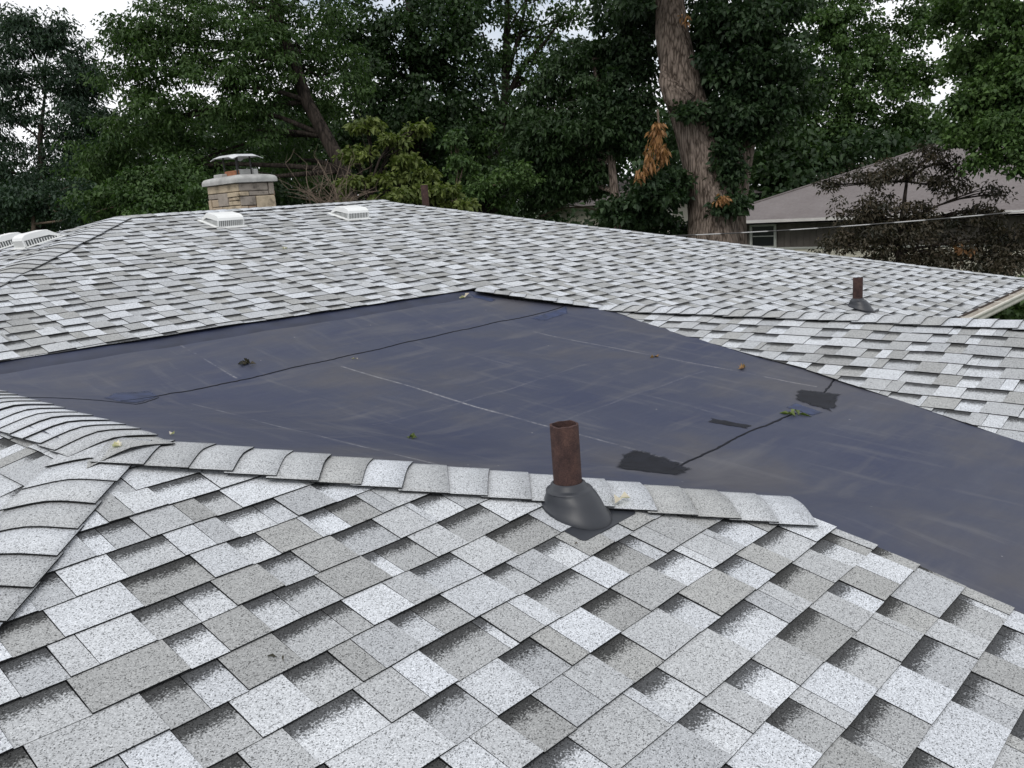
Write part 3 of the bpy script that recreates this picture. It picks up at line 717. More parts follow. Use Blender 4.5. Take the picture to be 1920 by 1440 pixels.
# ------------------------------------------------------------------ gutter along the far slope's eave
gp = [(-.005, .0), (-.005, -.095), (-.085, -.10), (-.105, -.075), (-.105, -.045), (-.125, -.012), (-.125, .004), (-.108, .004)]   # (outwards = -v, z)
th_ = .0025; g = MB(); x0, x1 = 8.0, EX + .1; n = len(gp)
V_ = [(x, EY - .03 + y, HC + EZ - .012 + z) for x in (x0, x1) for y, z in gp]
g.add(V_, [(i, i + 1, n + i + 1, n + i) for i in range(n - 1)])
V2 = [(a, b + .004, c + .004) for a, b, c in V_]; g.add(V2, [(n + i, n + i + 1, i + 1, i) for i in range(n - 1)])
gut = g.build("gutter", M_GUT, HOUSE); gut["label"] = "cream metal gutter along the eave of the far slope"
g = MB(); g.add([(x0, EY - .035, HC + EZ - .098), (x1, EY - .035, HC + EZ - .098), (x1, EY - .128, HC + EZ - .05), (x0, EY - .128, HC + EZ - .05)], [(3, 2, 1, 0)])
o = g.build("gutter_debris", M_GUTIN); o.parent = gut
for i in range(8):
    h = MB(); h.box((8.3 + i * .6, EY - .09, HC + EZ - .006), (.008, .06, .0025)); o = h.build("gutter_strap", M_GUT); o.parent = gut
f = MB(); f.box(((x0 + EX) / 2, EY - .012, HC + EZ - .09), ((EX - x0) / 2, .012, .075)); f.build("fascia", M_GUT, HOUSE)
f = MB(); f.box(((8.16 + EX) / 2, EY - .034, HC + EZ - .006), ((EX - 8.16) / 2, .006, .010)); f.build("eave_shadow_strip", simple("brown_eave_shadow", (.045, .030, .024), .6, .2, 10), HOUSE)  # dark strip standing in for the shadow line under the shingle edge

# ------------------------------------------------------------------ neighbouring house beyond the big tree
M_NROOF = None
def nroof_mat():
    m, nt, b = new_mat("weathered_brown_grey_roofing"); p = pos(nt)
    sx = nt.nodes.new("ShaderNodeSeparateXYZ"); nt.links.new(p, sx.inputs[0])
    ln = mth(nt, 'FRACT', mth(nt, 'MULTIPLY', sx.outputs[2], 21.0)); edge = mth(nt, 'LESS_THAN', ln, .22)
    f = noise(nt, p, .9, 5); f2 = noise(nt, p, 9, 3)
    r = ramp(nt, [(.3, (.130, .112, .110)), (.7, (.200, .180, .178))]); nt.links.new(mth(nt, 'MULTIPLY_ADD', f2, .5, mth(nt, 'MULTIPLY', f, .5)), r.inputs['Fac'])
    c = mixc(nt, r.outputs[0], (.10, .088, .085), mth(nt, 'MULTIPLY', edge, .55)); nt.links.new(c, b.inputs['Base Color']); b.inputs['Roughness'].default_value = .9
    bump(nt, b, ln, .5, .02); return m
M_NROOF = nroof_mat()
M_BOARD = simple("grey_brown_boarding", (.105, .092, .082), .85, .2, 2.5)
M_LAP = simple("cream_lap_boards", (.50, .48, .40), .75, .08, 2)
M_TRIM = simple("pale_trim_paint", (.42, .43, .40), .6, .08, 3)
M_WHITE = simple("white_fascia_paint", (.62, .60, .58), .6, .08, 3)
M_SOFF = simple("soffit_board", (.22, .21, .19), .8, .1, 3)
mg, nt_, bg_ = new_mat("dark_window_glass"); bg_.inputs['Base Color'].default_value = (.012, .014, .018, 1); bg_.inputs['Roughness'].default_value = .08
fz = noise(nt_, pos(nt_), .8, 2); bump(nt_, bg_, fz, .02, .02); M_GLASS = mg

c0 = W(1300, 418, 35.4); EZN = c0[2]; NX0, NY0 = c0[0], c0[1]; HW = 7.15; LEN = 17.5; RISE = 2.45
NB = empty("neighbour_house", (NX0 + HW, NY0 - LEN / 2, 0), "neighbouring bungalow with a brown-grey hip roof and dark board walls", "house")
r = MB(); e = [(NX0, NY0, EZN), (NX0, NY0 - LEN, EZN), (NX0 + 2 * HW, NY0 - LEN, EZN), (NX0 + 2 * HW, NY0, EZN)]; rA = (NX0 + HW, NY0 - HW, EZN + RISE); rB = (NX0 + HW, NY0 - LEN + HW, EZN + RISE)
r.add(e + [rA, rB], [(1, 0, 4, 5), (2, 1, 5), (3, 2, 5, 4), (0, 3, 4)]); r.build("roof", M_NROOF, NB)
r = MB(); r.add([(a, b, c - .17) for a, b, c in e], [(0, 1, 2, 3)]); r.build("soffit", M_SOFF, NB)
r = MB(); r.box((NX0 - .015, NY0 - LEN / 2, EZN - .04), (.02, LEN / 2 + .03, .055)); r.box((NX0 + HW, NY0 + .015, EZN - .04), (HW, .02, .055)); r.build("fascia", M_WHITE, NB)
r = MB()
for p, q in (((e[0]), rA), (e[1], rB), (rA, rB)): r.tube([np.array(p) + (0, 0, .01), np.array(q) + (0, 0, .01)], .05, 6)
r.build("ridge_capping", M_NROOF, NB)
WX = NX0 + .6; zb_ = HC - 2.55
def on_wall(px, py, X):
    d = CF + (px - 960) / FPX * CR - (py - 720) / FPX * CU; l = X / d[0]; return d[1] * l, d[2] * l + HC
wy1, wz1 = on_wall(1411, 425, WX); wy0, wz0 = on_wall(1452, 461, WX)
r = MB(); r.box((WX + .06, NY0 - LEN / 2, (EZN - .17 + zb_) / 2), (.05, LEN / 2 - .6, (EZN - .17 - zb_) / 2)); r.box((WX + 6.5, NY0 - .66, 1.25), (6.4, .05, 1.25)); r.build("wall", M_BOARD, NB)
bw = .26; bm = MB(); bm.box((0, 0, 0), (.012, bw / 2 - .008, (EZN - .19 - zb_) / 2), None, .004); bme = mesh("siding_board", bm.v, bm.f); bme.materials.append(M_BOARD)
y = NY0 - .7
while y > NY0 - LEN + .8:
    if not (wy0 - .1 - bw / 2 < y < wy1 + .1 + bw / 2):
        o = link("siding_board", bme); o.location = (WX, y, (EZN - .18 + zb_) / 2); rel(o, NB)
    y -= bw
r = MB(); r.box((WX - .01, NY0 - LEN / 2, zb_ - .03), (.03, LEN / 2 - .6, .035)); r.build("trim_board", M_TRIM, NB)
lm = MB(); lm.box((0, 0, 0), (.02, LEN / 2 - .6, .085), np.array(((1, 0, .10), (0, 1, 0), (-.10, 0, 1)))); lme = mesh("lap_board", lm.v, lm.f); lme.materials.append(M_LAP)
z = zb_ - .15
while z > .1:
    o = link("lap_board", lme); o.location = (WX + .005, NY0 - LEN / 2, z); rel(o, NB); z -= .165
win = MB()
cy, cz, hy, hz_ = (wy0 + wy1) / 2, (wz0 + wz1) / 2, abs(wy1 - wy0) / 2, abs(wz1 - wz0) / 2
for sy in (-1, 1): win.box((WX - .02, cy + sy * (hy + .05), cz), (.035, .05, hz_ + .1))
for sz in (-1, 1): win.box((WX - .02, cy, cz + sz * (hz_ + .05)), (.035, hy + .001, .05))
win.box((WX - .005, cy, cz), (.02, hy, .018))
wo = win.build("window", M_TRIM, NB)
g = MB(); g.box((WX, cy, cz), (.006, hy, hz_)); o = g.build("pane", M_GLASS); o.parent = wo; o.matrix_parent_inverse = Matrix.Identity(4)

# pale house far behind the trees
fc = W(1048, 420, 46); FX, FY = fc[0], fc[1]
FH = empty("pale_house", (FX + 4, FY - 3, 0), "cream clapboard house glimpsed through the dark trees beyond the far hip", "house")
r = MB(); r.box((FX + 4, FY - 3.5, 1.78), (3.9, 3.4, 1.78)); r.build("wall", M_LAP, FH)
lm = MB(); lm.box((0, 0, 0), (.02, 3.42, .10), np.array(((1, 0, .10), (0, 1, 0), (-.10, 0, 1)))); lme = mesh("lap_board", lm.v, lm.f); lme.materials.append(M_LAP)
for i in range(17): o = link("lap_board", lme); o.location = (FX + .09, FY - 3.5, .15 + i * .20); rel(o, FH)
r = MB(); r.box((FX + .08, FY - .05, 1.78), (.06, .06, 1.78)); r.box((FX + .08, FY - 6.95, 1.78), (.06, .06, 1.78)); r.build("corner_board", M_WHITE, FH)
r = MB(); r.add([(FX - .5, FY + .6, 3.54), (FX - .5, FY - 7.6, 3.54), (FX + 8.5, FY - 7.6, 3.54), (FX + 8.5, FY + .6, 3.54), (FX + 4, FY - 3, 5.1), (FX + 4, FY - 4, 5.1)], [(1, 0, 4, 5), (2, 1, 5), (3, 2, 5, 4), (0, 3, 4), (0, 1, 2, 3)]); r.build("roof", M_NROOF, FH)

# ------------------------------------------------------------------ trees
def leaf_mesh(name, P, D, Nn, ln, wd, tone, fold=.25):
    """P leaf base points, D leaf directions, Nn leaf normals; two triangles folded along the midrib"""
    n = len(P); S = np.cross(D, Nn); S /= np.linalg.norm(S, axis=1)[:, None] + 1e-9
    mid = P + D * (ln * .45)[:, None]; tip = P + D * ln[:, None] - np.array((0, 0, 1.0)) * (ln * .18)[:, None]
    up = Nn * (wd * fold)[:, None]
    a = mid + S * (wd * .5)[:, None] + up; b = mid - S * (wd * .5)[:, None] + up
    V = np.stack([P, a, tip, b], 1).reshape(-1, 3).astype(np.float32)
    me = bpy.data.meshes.new(name); me.vertices.add(4 * n); me.vertices.foreach_set("co", V.ravel())
    base = (np.arange(n) * 4)[:, None]; idx = (base + np.array([0, 1, 2, 0, 2, 3])[None]).astype(np.int32).ravel()
    me.loops.add(6 * n); me.loops.foreach_set("vertex_index", idx); me.polygons.add(2 * n)
    me.polygons.foreach_set("loop_start", (np.arange(2 * n) * 3).astype(np.int32)); me.polygons.foreach_set("loop_total", np.full(2 * n, 3, np.int32))
    me.update(calc_edges=True)
    at = me.attributes.new("tone", 'FLOAT', 'FACE'); at.data.foreach_set("value", np.repeat(tone, 2).astype(np.float32))
    return me

def foliage(name, centres, crad, per, ln, wd, parent, mat, flat=.6, droop=.3, tone0=.5, tspread=.16, lspread=.18, cat=None, label=None, kind=None, up=.7):
    n = len(centres); k = rng.poisson(per, n).clip(4); idx = np.repeat(np.arange(n), k); m = len(idx)
    g = rng.normal(0, 1, (m, 3)); g /= np.linalg.norm(g, axis=1)[:, None]; g *= (rng.random(m) ** .55)[:, None]; g[:, 2] *= flat
    cr = crad * rng.uniform(.7, 1.3, n); P = centres[idx] + g * cr[idx][:, None]
    P[:, 2] -= droop * .35 * (g[:, 0] ** 2 + g[:, 1] ** 2) * cr[idx]
    D = g * np.array((1, 1, .4)) + rng.normal(0, .55, (m, 3)); D[:, 2] -= droop; D /= np.linalg.norm(D, axis=1)[:, None]
    Nn = rng.normal(0, .55, (m, 3)); Nn[:, 2] += up; Nn -= D * np.sum(Nn * D, 1)[:, None]; Nn /= np.linalg.norm(Nn, axis=1)[:, None] + 1e-9
    ct = rng.normal(tone0, tspread, n); t = np.clip(ct[idx] + rng.normal(0, lspread, m), 0, 1)
    s = rng.uniform(.65, 1.25, m)
    me = leaf_mesh(name, P, D, Nn, ln * s, wd * s, t); me.materials.append(mat)
    o = link(name, me, label=label, cat=cat, kind=kind)
    if parent is not None: rel(o, parent)
    return o

def lobe_pts(c, rh, rv, n):
    """cluster centres spread through a lobe, denser towards its skin"""
    g = rng.normal(0, 1, (n, 3)); g /= np.linalg.norm(g, axis=1)[:, None]; r = rng.random(n) ** .42
    r *= 1 + .22 * np.sin(g[:, 0] * 5 + c[0]) * np.sin(g[:, 2] * 4 + c[1])
    return np.array(c) + g * r[:, None] * np.array((rh, rh, rv))

def limb_path(a, b, n=5, sag=.12):
    a = np.array(a, float); b = np.array(b, float); L_ = np.linalg.norm(b - a); pts = []
    off = rng.normal(0, .10 * L_, 3)
    for i in range(n + 1):
        s = i / n; p = a + (b - a) * s + off * math.sin(math.pi * s) * .6; p[2] += sag * L_ * math.sin(math.pi * s) * .5; pts.append(p)
    return pts

def tree(name, label, trunk, trad, lobes, leaf, bark, cat="tree", group=None, crad=.42, per=60, dens=1.0, ln=.12, wd=.07, flat=.6, droop=.3, tone0=.5, limbs=True, wobt=.03, twigs=4, attach=None, extra_stems=(), nseg=12):
    """trunk: world points from the ground up; lobes: (px, py, depth, rh, rv[, n])"""
    base = trunk[0]; root = empty(name, (float(base[0]), float(base[1]), 0.0), label, cat, group)
    t = MB(); t.tube(trunk, trad, nseg, True, wobt); t.build("trunk", bark, root, smooth=True)
    for pts, rad in extra_stems:
        s = MB(); s.tube(pts, rad, nseg, True, wobt); s.build("trunk", bark, root, smooth=True)
    lb = MB(); C = []
    for L_ in lobes:
        px, py, dp, rh, rv = L_[:5]; c = W(px, py, dp); n = int((L_[5] if len(L_) > 5 else 34) * dens); pts = lobe_pts(c, rh, rv, n); C.append(pts)
        if limbs:
            # nearest trunk point that lies below the lobe
            T_ = np.array(trunk); low = T_[T_[:, 2] < c[2] + .3]; low = low if len(low) else T_[:1]
            a = low[np.argmin(np.linalg.norm(low - c, axis=1))]; ri = np.interp(a[2], [p[2] for p in trunk], trad) * .45
            path = limb_path(a, c + np.array((0, 0, -.25 * rv)))
            lb.tube(path, np.linspace(max(.03, ri), .018, len(path)), 6)
            for q in pts[rng.permutation(len(pts))[:twigs]]:
                st = path[rng.integers(2, len(path))]; pt = limb_path(st, q, 3, .05); lb.tube(pt, np.linspace(.018, .006, len(pt)), 4)
    if limbs and lb.v: lb.build("limb", bark, root, smooth=True)
    foliage("crown", np.concatenate(C), crad, per, ln, wd, root, leaf, flat, droop, tone0)
    return root

LM_DARK = leaf_mat("dark_blue_green_leaf", (.014, .030, .020), (.040, .072, .040))
LM_MID = leaf_mat("mid_green_leaf", (.022, .050, .014), (.078, .135, .038))
LM_DEEP = leaf_mat("deep_green_leaf", (.014, .032, .012), (.042, .078, .026))
LM_LIT = leaf_mat("fresh_green_leaf", (.032, .066, .020), (.095, .160, .046))
LM_YEL = leaf_mat("yellow_green_leaf", (.055, .080, .018), (.170, .205, .055))
LM_OAK = leaf_mat("oak_green_leaf", (.014, .032, .014), (.046, .080, .033))
LM_PLUM = leaf_mat("bronze_green_leaf", (.020, .022, .014), (.080, .062, .040), .15)
LM_RED = leaf_mat("dry_orange_leaf", (.13, .060, .022), (.38, .20, .080), .2)

def trunk_from(px_list, depth, rads, ground=True):
    pts = [W(x, y, depth) for x, y in px_list]
    if ground: g0 = pts[0].copy(); g0[2] = -.1; pts = [g0] + pts; rads = [rads[0] * 1.15] + list(rads)
    return pts, list(rads)

# 1 dark feathery tree by the left hip
tp, tr = trunk_from([(75, 420), (80, 340), (75, 260), (85, 170)], 24, [.13, .10, .07, .03])
tree("feathery_tree", "dark blue-green feathery tree with sky gaps, left of the chimney", tp, tr,
     [(50, 120, 24, 1.35, 1.2, 40), (120, 110, 24, .8, 1.0, 20), (125, 210, 24, 1.0, 1.1, 34), (0, 215, 24.5, 1.2, 1.0, 34), (150, 300, 24, .9, .8, 30), (60, 320, 24, 1.5, .8, 42), (-60, 130, 25, 1.5, 1.6, 34), (-70, 300, 24, 1.5, 1.2, 36), (30, 50, 24, .8, .6, 20), (100, 60, 24.2, .7, .5, 18), (165, 140, 24.5, .6, .7, 18), (175, 215, 24.5, .6, .8, 22), (185, 290, 24.2, .6, .6, 20), (110, 380, 23.5, 1.4, .7, 40), (10, 390, 23.5, 1.4, .7, 40)],
     LM_DARK, M_BARKD, ln=.13, wd=.05, crad=.42, per=100, droop=.6, tone0=.55, twigs=2)
# 2 big locust with the leaning dark trunk right of the chimney
tp, tr = trunk_from([(668, 420), (645, 320), (610, 255), (575, 190), (548, 110), (520, 30), (500, -80)], 21, [.20, .18, .17, .155, .14, .12, .08])
tree("locust_tree", "tall spreading locust with a leaning dark trunk behind the chimney", tp, tr,
     [(235, 70, 20.5, .75, .55, 26), (300, 45, 20.5, .9, .6, 30), (330, 110, 20.5, 1.0, .65, 34), (250, 150, 21, .8, .55, 26), (420, 50, 20.5, 1.1, .8, 36), (310, 210, 21, 1.2, .7, 42), (420, 150, 20.5, 1.2, .8, 42), (480, 100, 20, 1.0, .9, 36), (230, 270, 21.5, 1.1, .7, 40), (360, 290, 21.5, 1.1, .8, 42), (470, 230, 21, 1.1, .8, 40), (560, 70, 21.5, 1.2, .9, 40), (620, 140, 22, 1.1, .9, 40), (560, 180, 22, 1.0, .8, 34), (470, -20, 21, 1.6, 1.0, 40), (330, -40, 21, 1.4, .8, 30), (600, -50, 21, 1.6, 1.2, 36), (260, 340, 22, 1.4, .8, 46), (350, 370, 21.5, 1.0, .6, 34), (190, 330, 22, .8, .8, 26), (540, 300, 23, 1.1, .8, 30)],
     LM_MID, M_BARKD, ln=.12, wd=.05, crad=.40, per=75, flat=.42, droop=.45, tone0=.48)
# 3 dense maple behind the yellow shrub
tp, tr = trunk_from([(790, 430), (785, 300), (780, 150), (770, 20), (765, -90)], 27, [.30, .27, .22, .16, .08])
tree("dense_maple", "dense dark green maple behind the yellow-green dogwood", tp, tr,
     [(650, 60, 26.5, 1.4, 1.2, 46), (730, 110, 26, 1.5, 1.2, 50), (810, 60, 26, 1.4, 1.2, 46), (870, 140, 26.5, 1.2, 1.2, 42), (690, 200, 26, 1.4, 1.1, 46), (790, 220, 26, 1.5, 1.1, 50), (880, 30, 26.5, 1.0, 1.2, 34), (760, -50, 27, 2.2, 1.4, 50), (650, 290, 27, 1.5, 1.0, 46), (760, 320, 27, 1.6, 1.0, 50), (865, 240, 26.5, 1.2, 1.1, 42), (860, 340, 27.5, 1.4, .9, 40), (580, 250, 27, 1.4, 1.1, 40), (570, 360, 27, 1.6, .8, 46), (900, -40, 27, 1.2, 1.0, 30)],
     LM_DEEP, M_BARKD, ln=.15, wd=.10, crad=.46, per=70, tone0=.45)
# 4 open tree with bare dark branches against the sky
tp, tr = trunk_from([(900, 420), (918, 330), (935, 260), (948, 170), (950, 70), (952, -60)], 28, [.30, .21, .17, .14, .11, .05])
st = [trunk_from(l, 28, r_, False) for l, r_ in (([(900, 400), (870, 350), (835, 330)], [.24, .16, .08]), ([(905, 400), (950, 375), (1010, 350)], [.22, .15, .07]), ([(940, 230), (925, 150), (905, 60)], [.10, .07, .03]), ([(945, 190), (985, 120), (1030, 70), (1060, 20)], [.10, .08, .05, .03]), ([(948, 150), (975, 60), (990, -10)], [.08, .06, .03]), ([(937, 240), (990, 190), (1040, 160)], [.09, .06, .03]))]
tree("open_crowned_tree", "thin-crowned tree with bare black branches against the sky, behind the far hip", tp, tr,
     [(960, 30, 28, 1.0, .8, 18), (1010, 60, 28, 1.0, .6, 16), (1050, 110, 28.5, .9, .5, 14), (1080, 25, 28, .9, .4, 14), (1000, 130, 28, .8, .5, 12), (940, 110, 28, .6, .7, 12), (960, 200, 28, .8, .6, 14), (900, 310, 27, .8, 1.0, 26), (950, 345, 27, 1.1, .7, 34), (1000, -30, 28, 1.8, .8, 26), (900, 270, 26.5, .6, .6, 16)],
     LM_MID, M_BARKD, ln=.14, wd=.09, crad=.42, per=48, tone0=.42, extra_stems=st)
# 5 smaller tree left of the big trunk
tp, tr = trunk_from([(1160, 430), (1152, 360), (1146, 300), (1130, 200), (1110, 110)], 23, [.13, .12, .10, .08, .04])
st = [trunk_from([(1152, 385), (1168, 366), (1195, 362), (1215, 372)], 22.9, [.05, .04, .03, .015], False)]
tree("dogwood_like_tree", "dark rounded tree with a thin bent pale trunk left of the big trunk", tp, tr,
     [(1090, 120, 23.5, .9, .6, 32), (1140, 110, 23.5, .7, .6, 26), (1040, 170, 23.5, .9, .7, 32), (1120, 180, 23, 1.0, .7, 38), (1000, 230, 23.5, 1.0, .7, 36), (1070, 250, 23, 1.2, .7, 42), (1150, 250, 23, .8, .7, 30), (990, 300, 24, 1.0, .7, 34), (1060, 320, 23.8, 1.1, .6, 36), (1125, 310, 23.8, .8, .5, 26), (1020, 360, 24.5, 1.0, .5, 30), (1075, 360, 24.5, 1.1, .20, 34)],
     LM_DEEP, M_BARK, ln=.14, wd=.07, crad=.36, per=80, tone0=.50, droop=.5, extra_stems=st)
# 6 the great double-trunked tree
tp, tr = trunk_from([(1338, 470), (1336, 400), (1328, 350), (1316, 300), (1300, 240), (1286, 190), (1272, 130), (1260, 60), (1256, -20), (1250, -120)], 22, [.66, .62, .56, .53, .50, .50, .47, .42, .34, .25])
st = [trunk_from([(1372, 470), (1372, 400), (1380, 340), (1393, 270), (1404, 190), (1412, 110), (1415, 0)], 22.3, [.40, .36, .34, .30, .26, .22, .15], False), trunk_from([(1282, 200), (1262, 175), (1246, 150), (1244, 120)], 21.7, [.36, .30, .16, .05], False)]
st[0][0].insert(0, np.array((st[0][0][0][0], st[0][0][0][1], -.1))); st[0][1].insert(0, .48)
big = tree("great_tree", "huge double-trunked tree with furrowed grey bark in front of the neighbouring bungalow", tp, tr,
     [(1395, 50, 21, .95, 1.0, 42), (1362, 120, 21.3, .65, .9, 32), (1440, 130, 21, 1.0, 1.0, 42), (1450, 40, 21, 1.0, 1.0, 40), (1390, 200, 21.3, .65, .8, 34), (1440, 230, 21.5, .7, .7, 28), (1355, 230, 21.6, .35, .7, 18), (1165, 50, 23.3, .9, .9, 38), (1195, 110, 23, .6, .7, 28), (1180, 180, 22.8, .75, .8, 34), (1195, 240, 22.6, .6, .6, 26), (1215, 30, 23.4, .5, .6, 18), (1225, 370, 21.5, .75, .7, 34), (1190, 400, 22, .8, .5, 28), (1270, 340, 21.7, .35, .4, 12), (1365, 300, 21.4, .28, .7, 20), (1370, 385, 21.3, .30, .25, 14), (1330, 20, 20.8, .3, .4, 8), (1325, 60, 22.9, .5, .8, 24), (1318, 140, 22.9, .5, .7, 22), (1300, 205, 21.2, .3, .15, 7), (1330, -60, 21.5, 2.2, 1.2, 50), (1180, -40, 21.5, 1.4, 1.0, 34), (1480, -40, 21.5, 1.6, 1.0, 40), (1490, 150, 22.5, .9, .9, 34)],
     LM_OAK, M_BARK, ln=.15, wd=.10, crad=.34, per=62, tone0=.45, limbs=False, wobt=.035, nseg=28, extra_stems=st)
# 7 maple right of the great tree, further back
tp, tr = trunk_from([(1592, 300), (1590, 210), (1585, 120), (1580, 20)], 47, [.30, .27, .21, .11])
st = [trunk_from([(1662, 320), (1662, 200), (1668, 100), (1670, 0)], 47.5, [.36, .30, .22, .11], False)]; st[0][0].insert(0, np.array((st[0][0][0][0], st[0][0][0][1], -.1))); st[0][1].insert(0, .4)
tree("backyard_maple", "bright-topped maple with sky gaps behind the neighbouring roof", tp, tr,
     [(x, y, d * 1.52, a * 1.5, b * 1.5, n) for x, y, d, a, b, n in ((1540, 60, 30.5, 1.2, 1.2, 44), (1600, 50, 30.5, 1.2, 1.0, 40), (1560, 140, 30.5, 1.1, .9, 40), (1640, 110, 30.5, 1.2, .9, 38), (1700, 60, 31, 1.1, .9, 26), (1620, 190, 30.5, 1.3, .9, 44), (1690, 150, 31, 1.1, .8, 30), (1740, 130, 31, .9, .8, 20), (1530, 210, 30.8, 1.2, .9, 42), (1720, 220, 30.8, 1.2, .8, 36), (1600, 250, 31, 1.4, .7, 42), (1500, 290, 31, 1.4, 1.0, 50), (1430, 330, 32, 1.4, 1.0, 50), (1560, 290, 32, 1.4, .7, 44), (1690, 265, 32, 1.5, .6, 38), (1620, -30, 31, 2.4, 1.0, 46), (1760, 10, 31, 1.2, .8, 22), (1460, 230, 31.5, 1.2, 1.0, 46), (1800, 230, 31, 1.2, .8, 34))],
     LM_LIT, M_BARKD, ln=.21, wd=.16, crad=.62, per=64, tone0=.36, limbs=False)
# 8 soft bright tree reaching in on the right
tp, tr = trunk_from([(2080, 420), (2070, 250), (2050, 100), (2030, -60)], 18, [.24, .20, .15, .08])
tree("overhanging_maple", "lighter green leafy tree overhanging the right end of the neighbouring roof", tp, tr,
     [(1870, 60, 17.5, .9, .8, 44), (1910, 150, 17, .8, .7, 44), (1850, 190, 17.5, .7, .6, 34), (1890, 250, 17, .7, .5, 34), (1830, 120, 18, .6, .5, 22), (1935, 300, 16.8, .4, .3, 14), (1950, 60, 17, 1.0, 1.0, 44), (1815, 245, 17.6, .45, .25, 14), (1960, 220, 17, .9, .8, 40), (1860, -30, 17.5, 1.2, .7, 36), (1780, 30, 18.5, .5, .4, 14), (1830, 300, 17.2, .25, .10, 4)],
     LM_LIT, M_BARKD, ln=.10, wd=.075, crad=.30, per=85, tone0=.50)
# 9 bronze plum in front of the neighbour's house
tp, tr = trunk_from([(1690, 520), (1685, 470), (1690, 420), (1700, 340)], 19, [.09, .08, .06, .03])
st = [trunk_from(l, 19, r_, False) for l, r_ in (([(1688, 470), (1640, 420), (1600, 360), (1580, 310)], [.05, .04, .03, .015]), ([(1688, 450), (1740, 390), (1755, 320), (1760, 285)], [.05, .04, .03, .012]), ([(1686, 480), (1600, 450), (1550, 420)], [.05, .03, .015]), ([(1690, 440), (1800, 410), (1850, 380)], [.05, .03, .015]), ([(1640, 420), (1610, 400), (1560, 355)], [.03, .02, .01]))]
tree("plum_tree", "bronze-leaved small tree in front of the neighbouring house wall", tp, tr,
     [(1625, 335, 19, .65, .35, 17), (1700, 315, 19, .75, .35, 21), (1765, 340, 19, .55, .4, 18), (1600, 395, 19, .65, .28, 17), (1680, 385, 19, .7, .35, 20), (1780, 300, 19, .4, .25, 8), (1640, 445, 18.8, .8, .35, 30), (1720, 440, 18.8, .8, .45, 34), (1815, 425, 18.6, .8, .45, 32), (1735, 398, 18.9, .35, .2, 9), (1850, 392, 18.7, .35, .25, 9), (1640, 408, 18.9, .35, .2, 9), (1870, 360, 18.7, .2, .25, 5), (1580, 455, 18.9, .5, .25, 22), (1890, 440, 18.6, .8, .45, 36), (1690, 485, 18.8, 1.0, .3, 32), (1800, 480, 18.6, 1.0, .35, 40), (1900, 490, 18.4, .9, .4, 40), (1555, 345, 19, .2, .15, 5), (1745, 283, 19, .35, .2, 10)],
     LM_PLUM, M_BARKD, ln=.09, wd=.045, crad=.24, per=46, tone0=.45, twigs=6, droop=.4)

# shrubs behind the ridge
def shrub(name, label, px, depth, lobes, leaf, **kw):
    tp, tr = trunk_from([(px, 470), (px + 3, 420), (px - 2, 380)], depth, [.06, .05, .03]); kw.setdefault('ln', .10); kw.setdefault('wd', .06); kw.setdefault('crad', .26); kw.setdefault('per', 62)
    kw.setdefault('bark', M_TWIG); bark = kw.pop('bark'); return tree(name, label, tp, tr, lobes, leaf, bark, cat="shrub", nseg=7, **kw)
shrub("flowering_dogwood", "yellow-green tiered dogwood shrub right of the chimney", 690, 17,
      [(690, 235, 17, .35, .12, 9), (735, 262, 17, .30, .10, 8), (785, 240, 17, .22, .08, 5), (670, 290, 17, .35, .12, 9), (760, 300, 17, .30, .12, 8), (790, 330, 17, .28, .10, 7), (720, 335, 17, .35, .12, 9), (660, 345, 17, .35, .12, 9), (770, 365, 16.8, .45, .16, 16), (830, 362, 16.8, .40, .16, 14), (720, 385, 16.8, .50, .15, 16), (860, 385, 16.8, .35, .12, 10), (650, 390, 17, .4, .12, 9)],
      LM_YEL, ln=.12, wd=.065, crad=.17, per=34, flat=.5, tone0=.42, twigs=5, dens=1.9, bark=M_BARKD)
shrub("evergreen_bush", "dark bush mass below the feathery tree, beside the left hip", 60, 20, [(-30, 400, 20, .9, .5, 40), (40, 385, 20, .9, .5, 40), (110, 375, 20, .8, .5, 38), (160, 395, 19.5, .6, .35, 24)], LM_DARK, tone0=.5)
shrub("lilac_bush", "mid-green bush touching the left side of the chimney", 330, 18, [(200, 375, 18, .7, .4, 30), (265, 360, 18, .7, .5, 34), (340, 350, 18, .65, .5, 34), (375, 375, 17.5, .4, .3, 18), (300, 395, 17.5, .7, .25, 28)], LM_MID, tone0=.45)
shrub("sapling", "light-leaved sapling behind the far pipe above the hip", 850, 22, [(850, 265, 22, .25, .25, 8), (868, 310, 22, .35, .35, 14), (890, 350, 22, .5, .3, 16), (960, 330, 22.5, .6, .35, 20)], LM_LIT, ln=.11, wd=.07, tone0=.42)
shrub("boundary_hedge", "dark hedge along the boundary under the great tree", 1180, 24, [(985, 418, 25, .5, .2, 14), (1150, 428, 24, .4, .2, 14), (1200, 430, 23, .7, .3, 26), (1260, 425, 23, .6, .35, 24)], LM_DEEP, tone0=.4)
shrub("eave_shrub", "bright green shrub below the cream gutter", 1960, 12.5, [(1880, 578, 12.0, .30, .20, 26), (1918, 565, 12.0, .35, .28, 34), (1970, 580, 12.0, .5, .4, 36), (1845, 596, 12.2, .4, .2, 26), (1910, 610, 12.0, .5, .25, 34)], LM_LIT, ln=.13, wd=.07, tone0=.45)

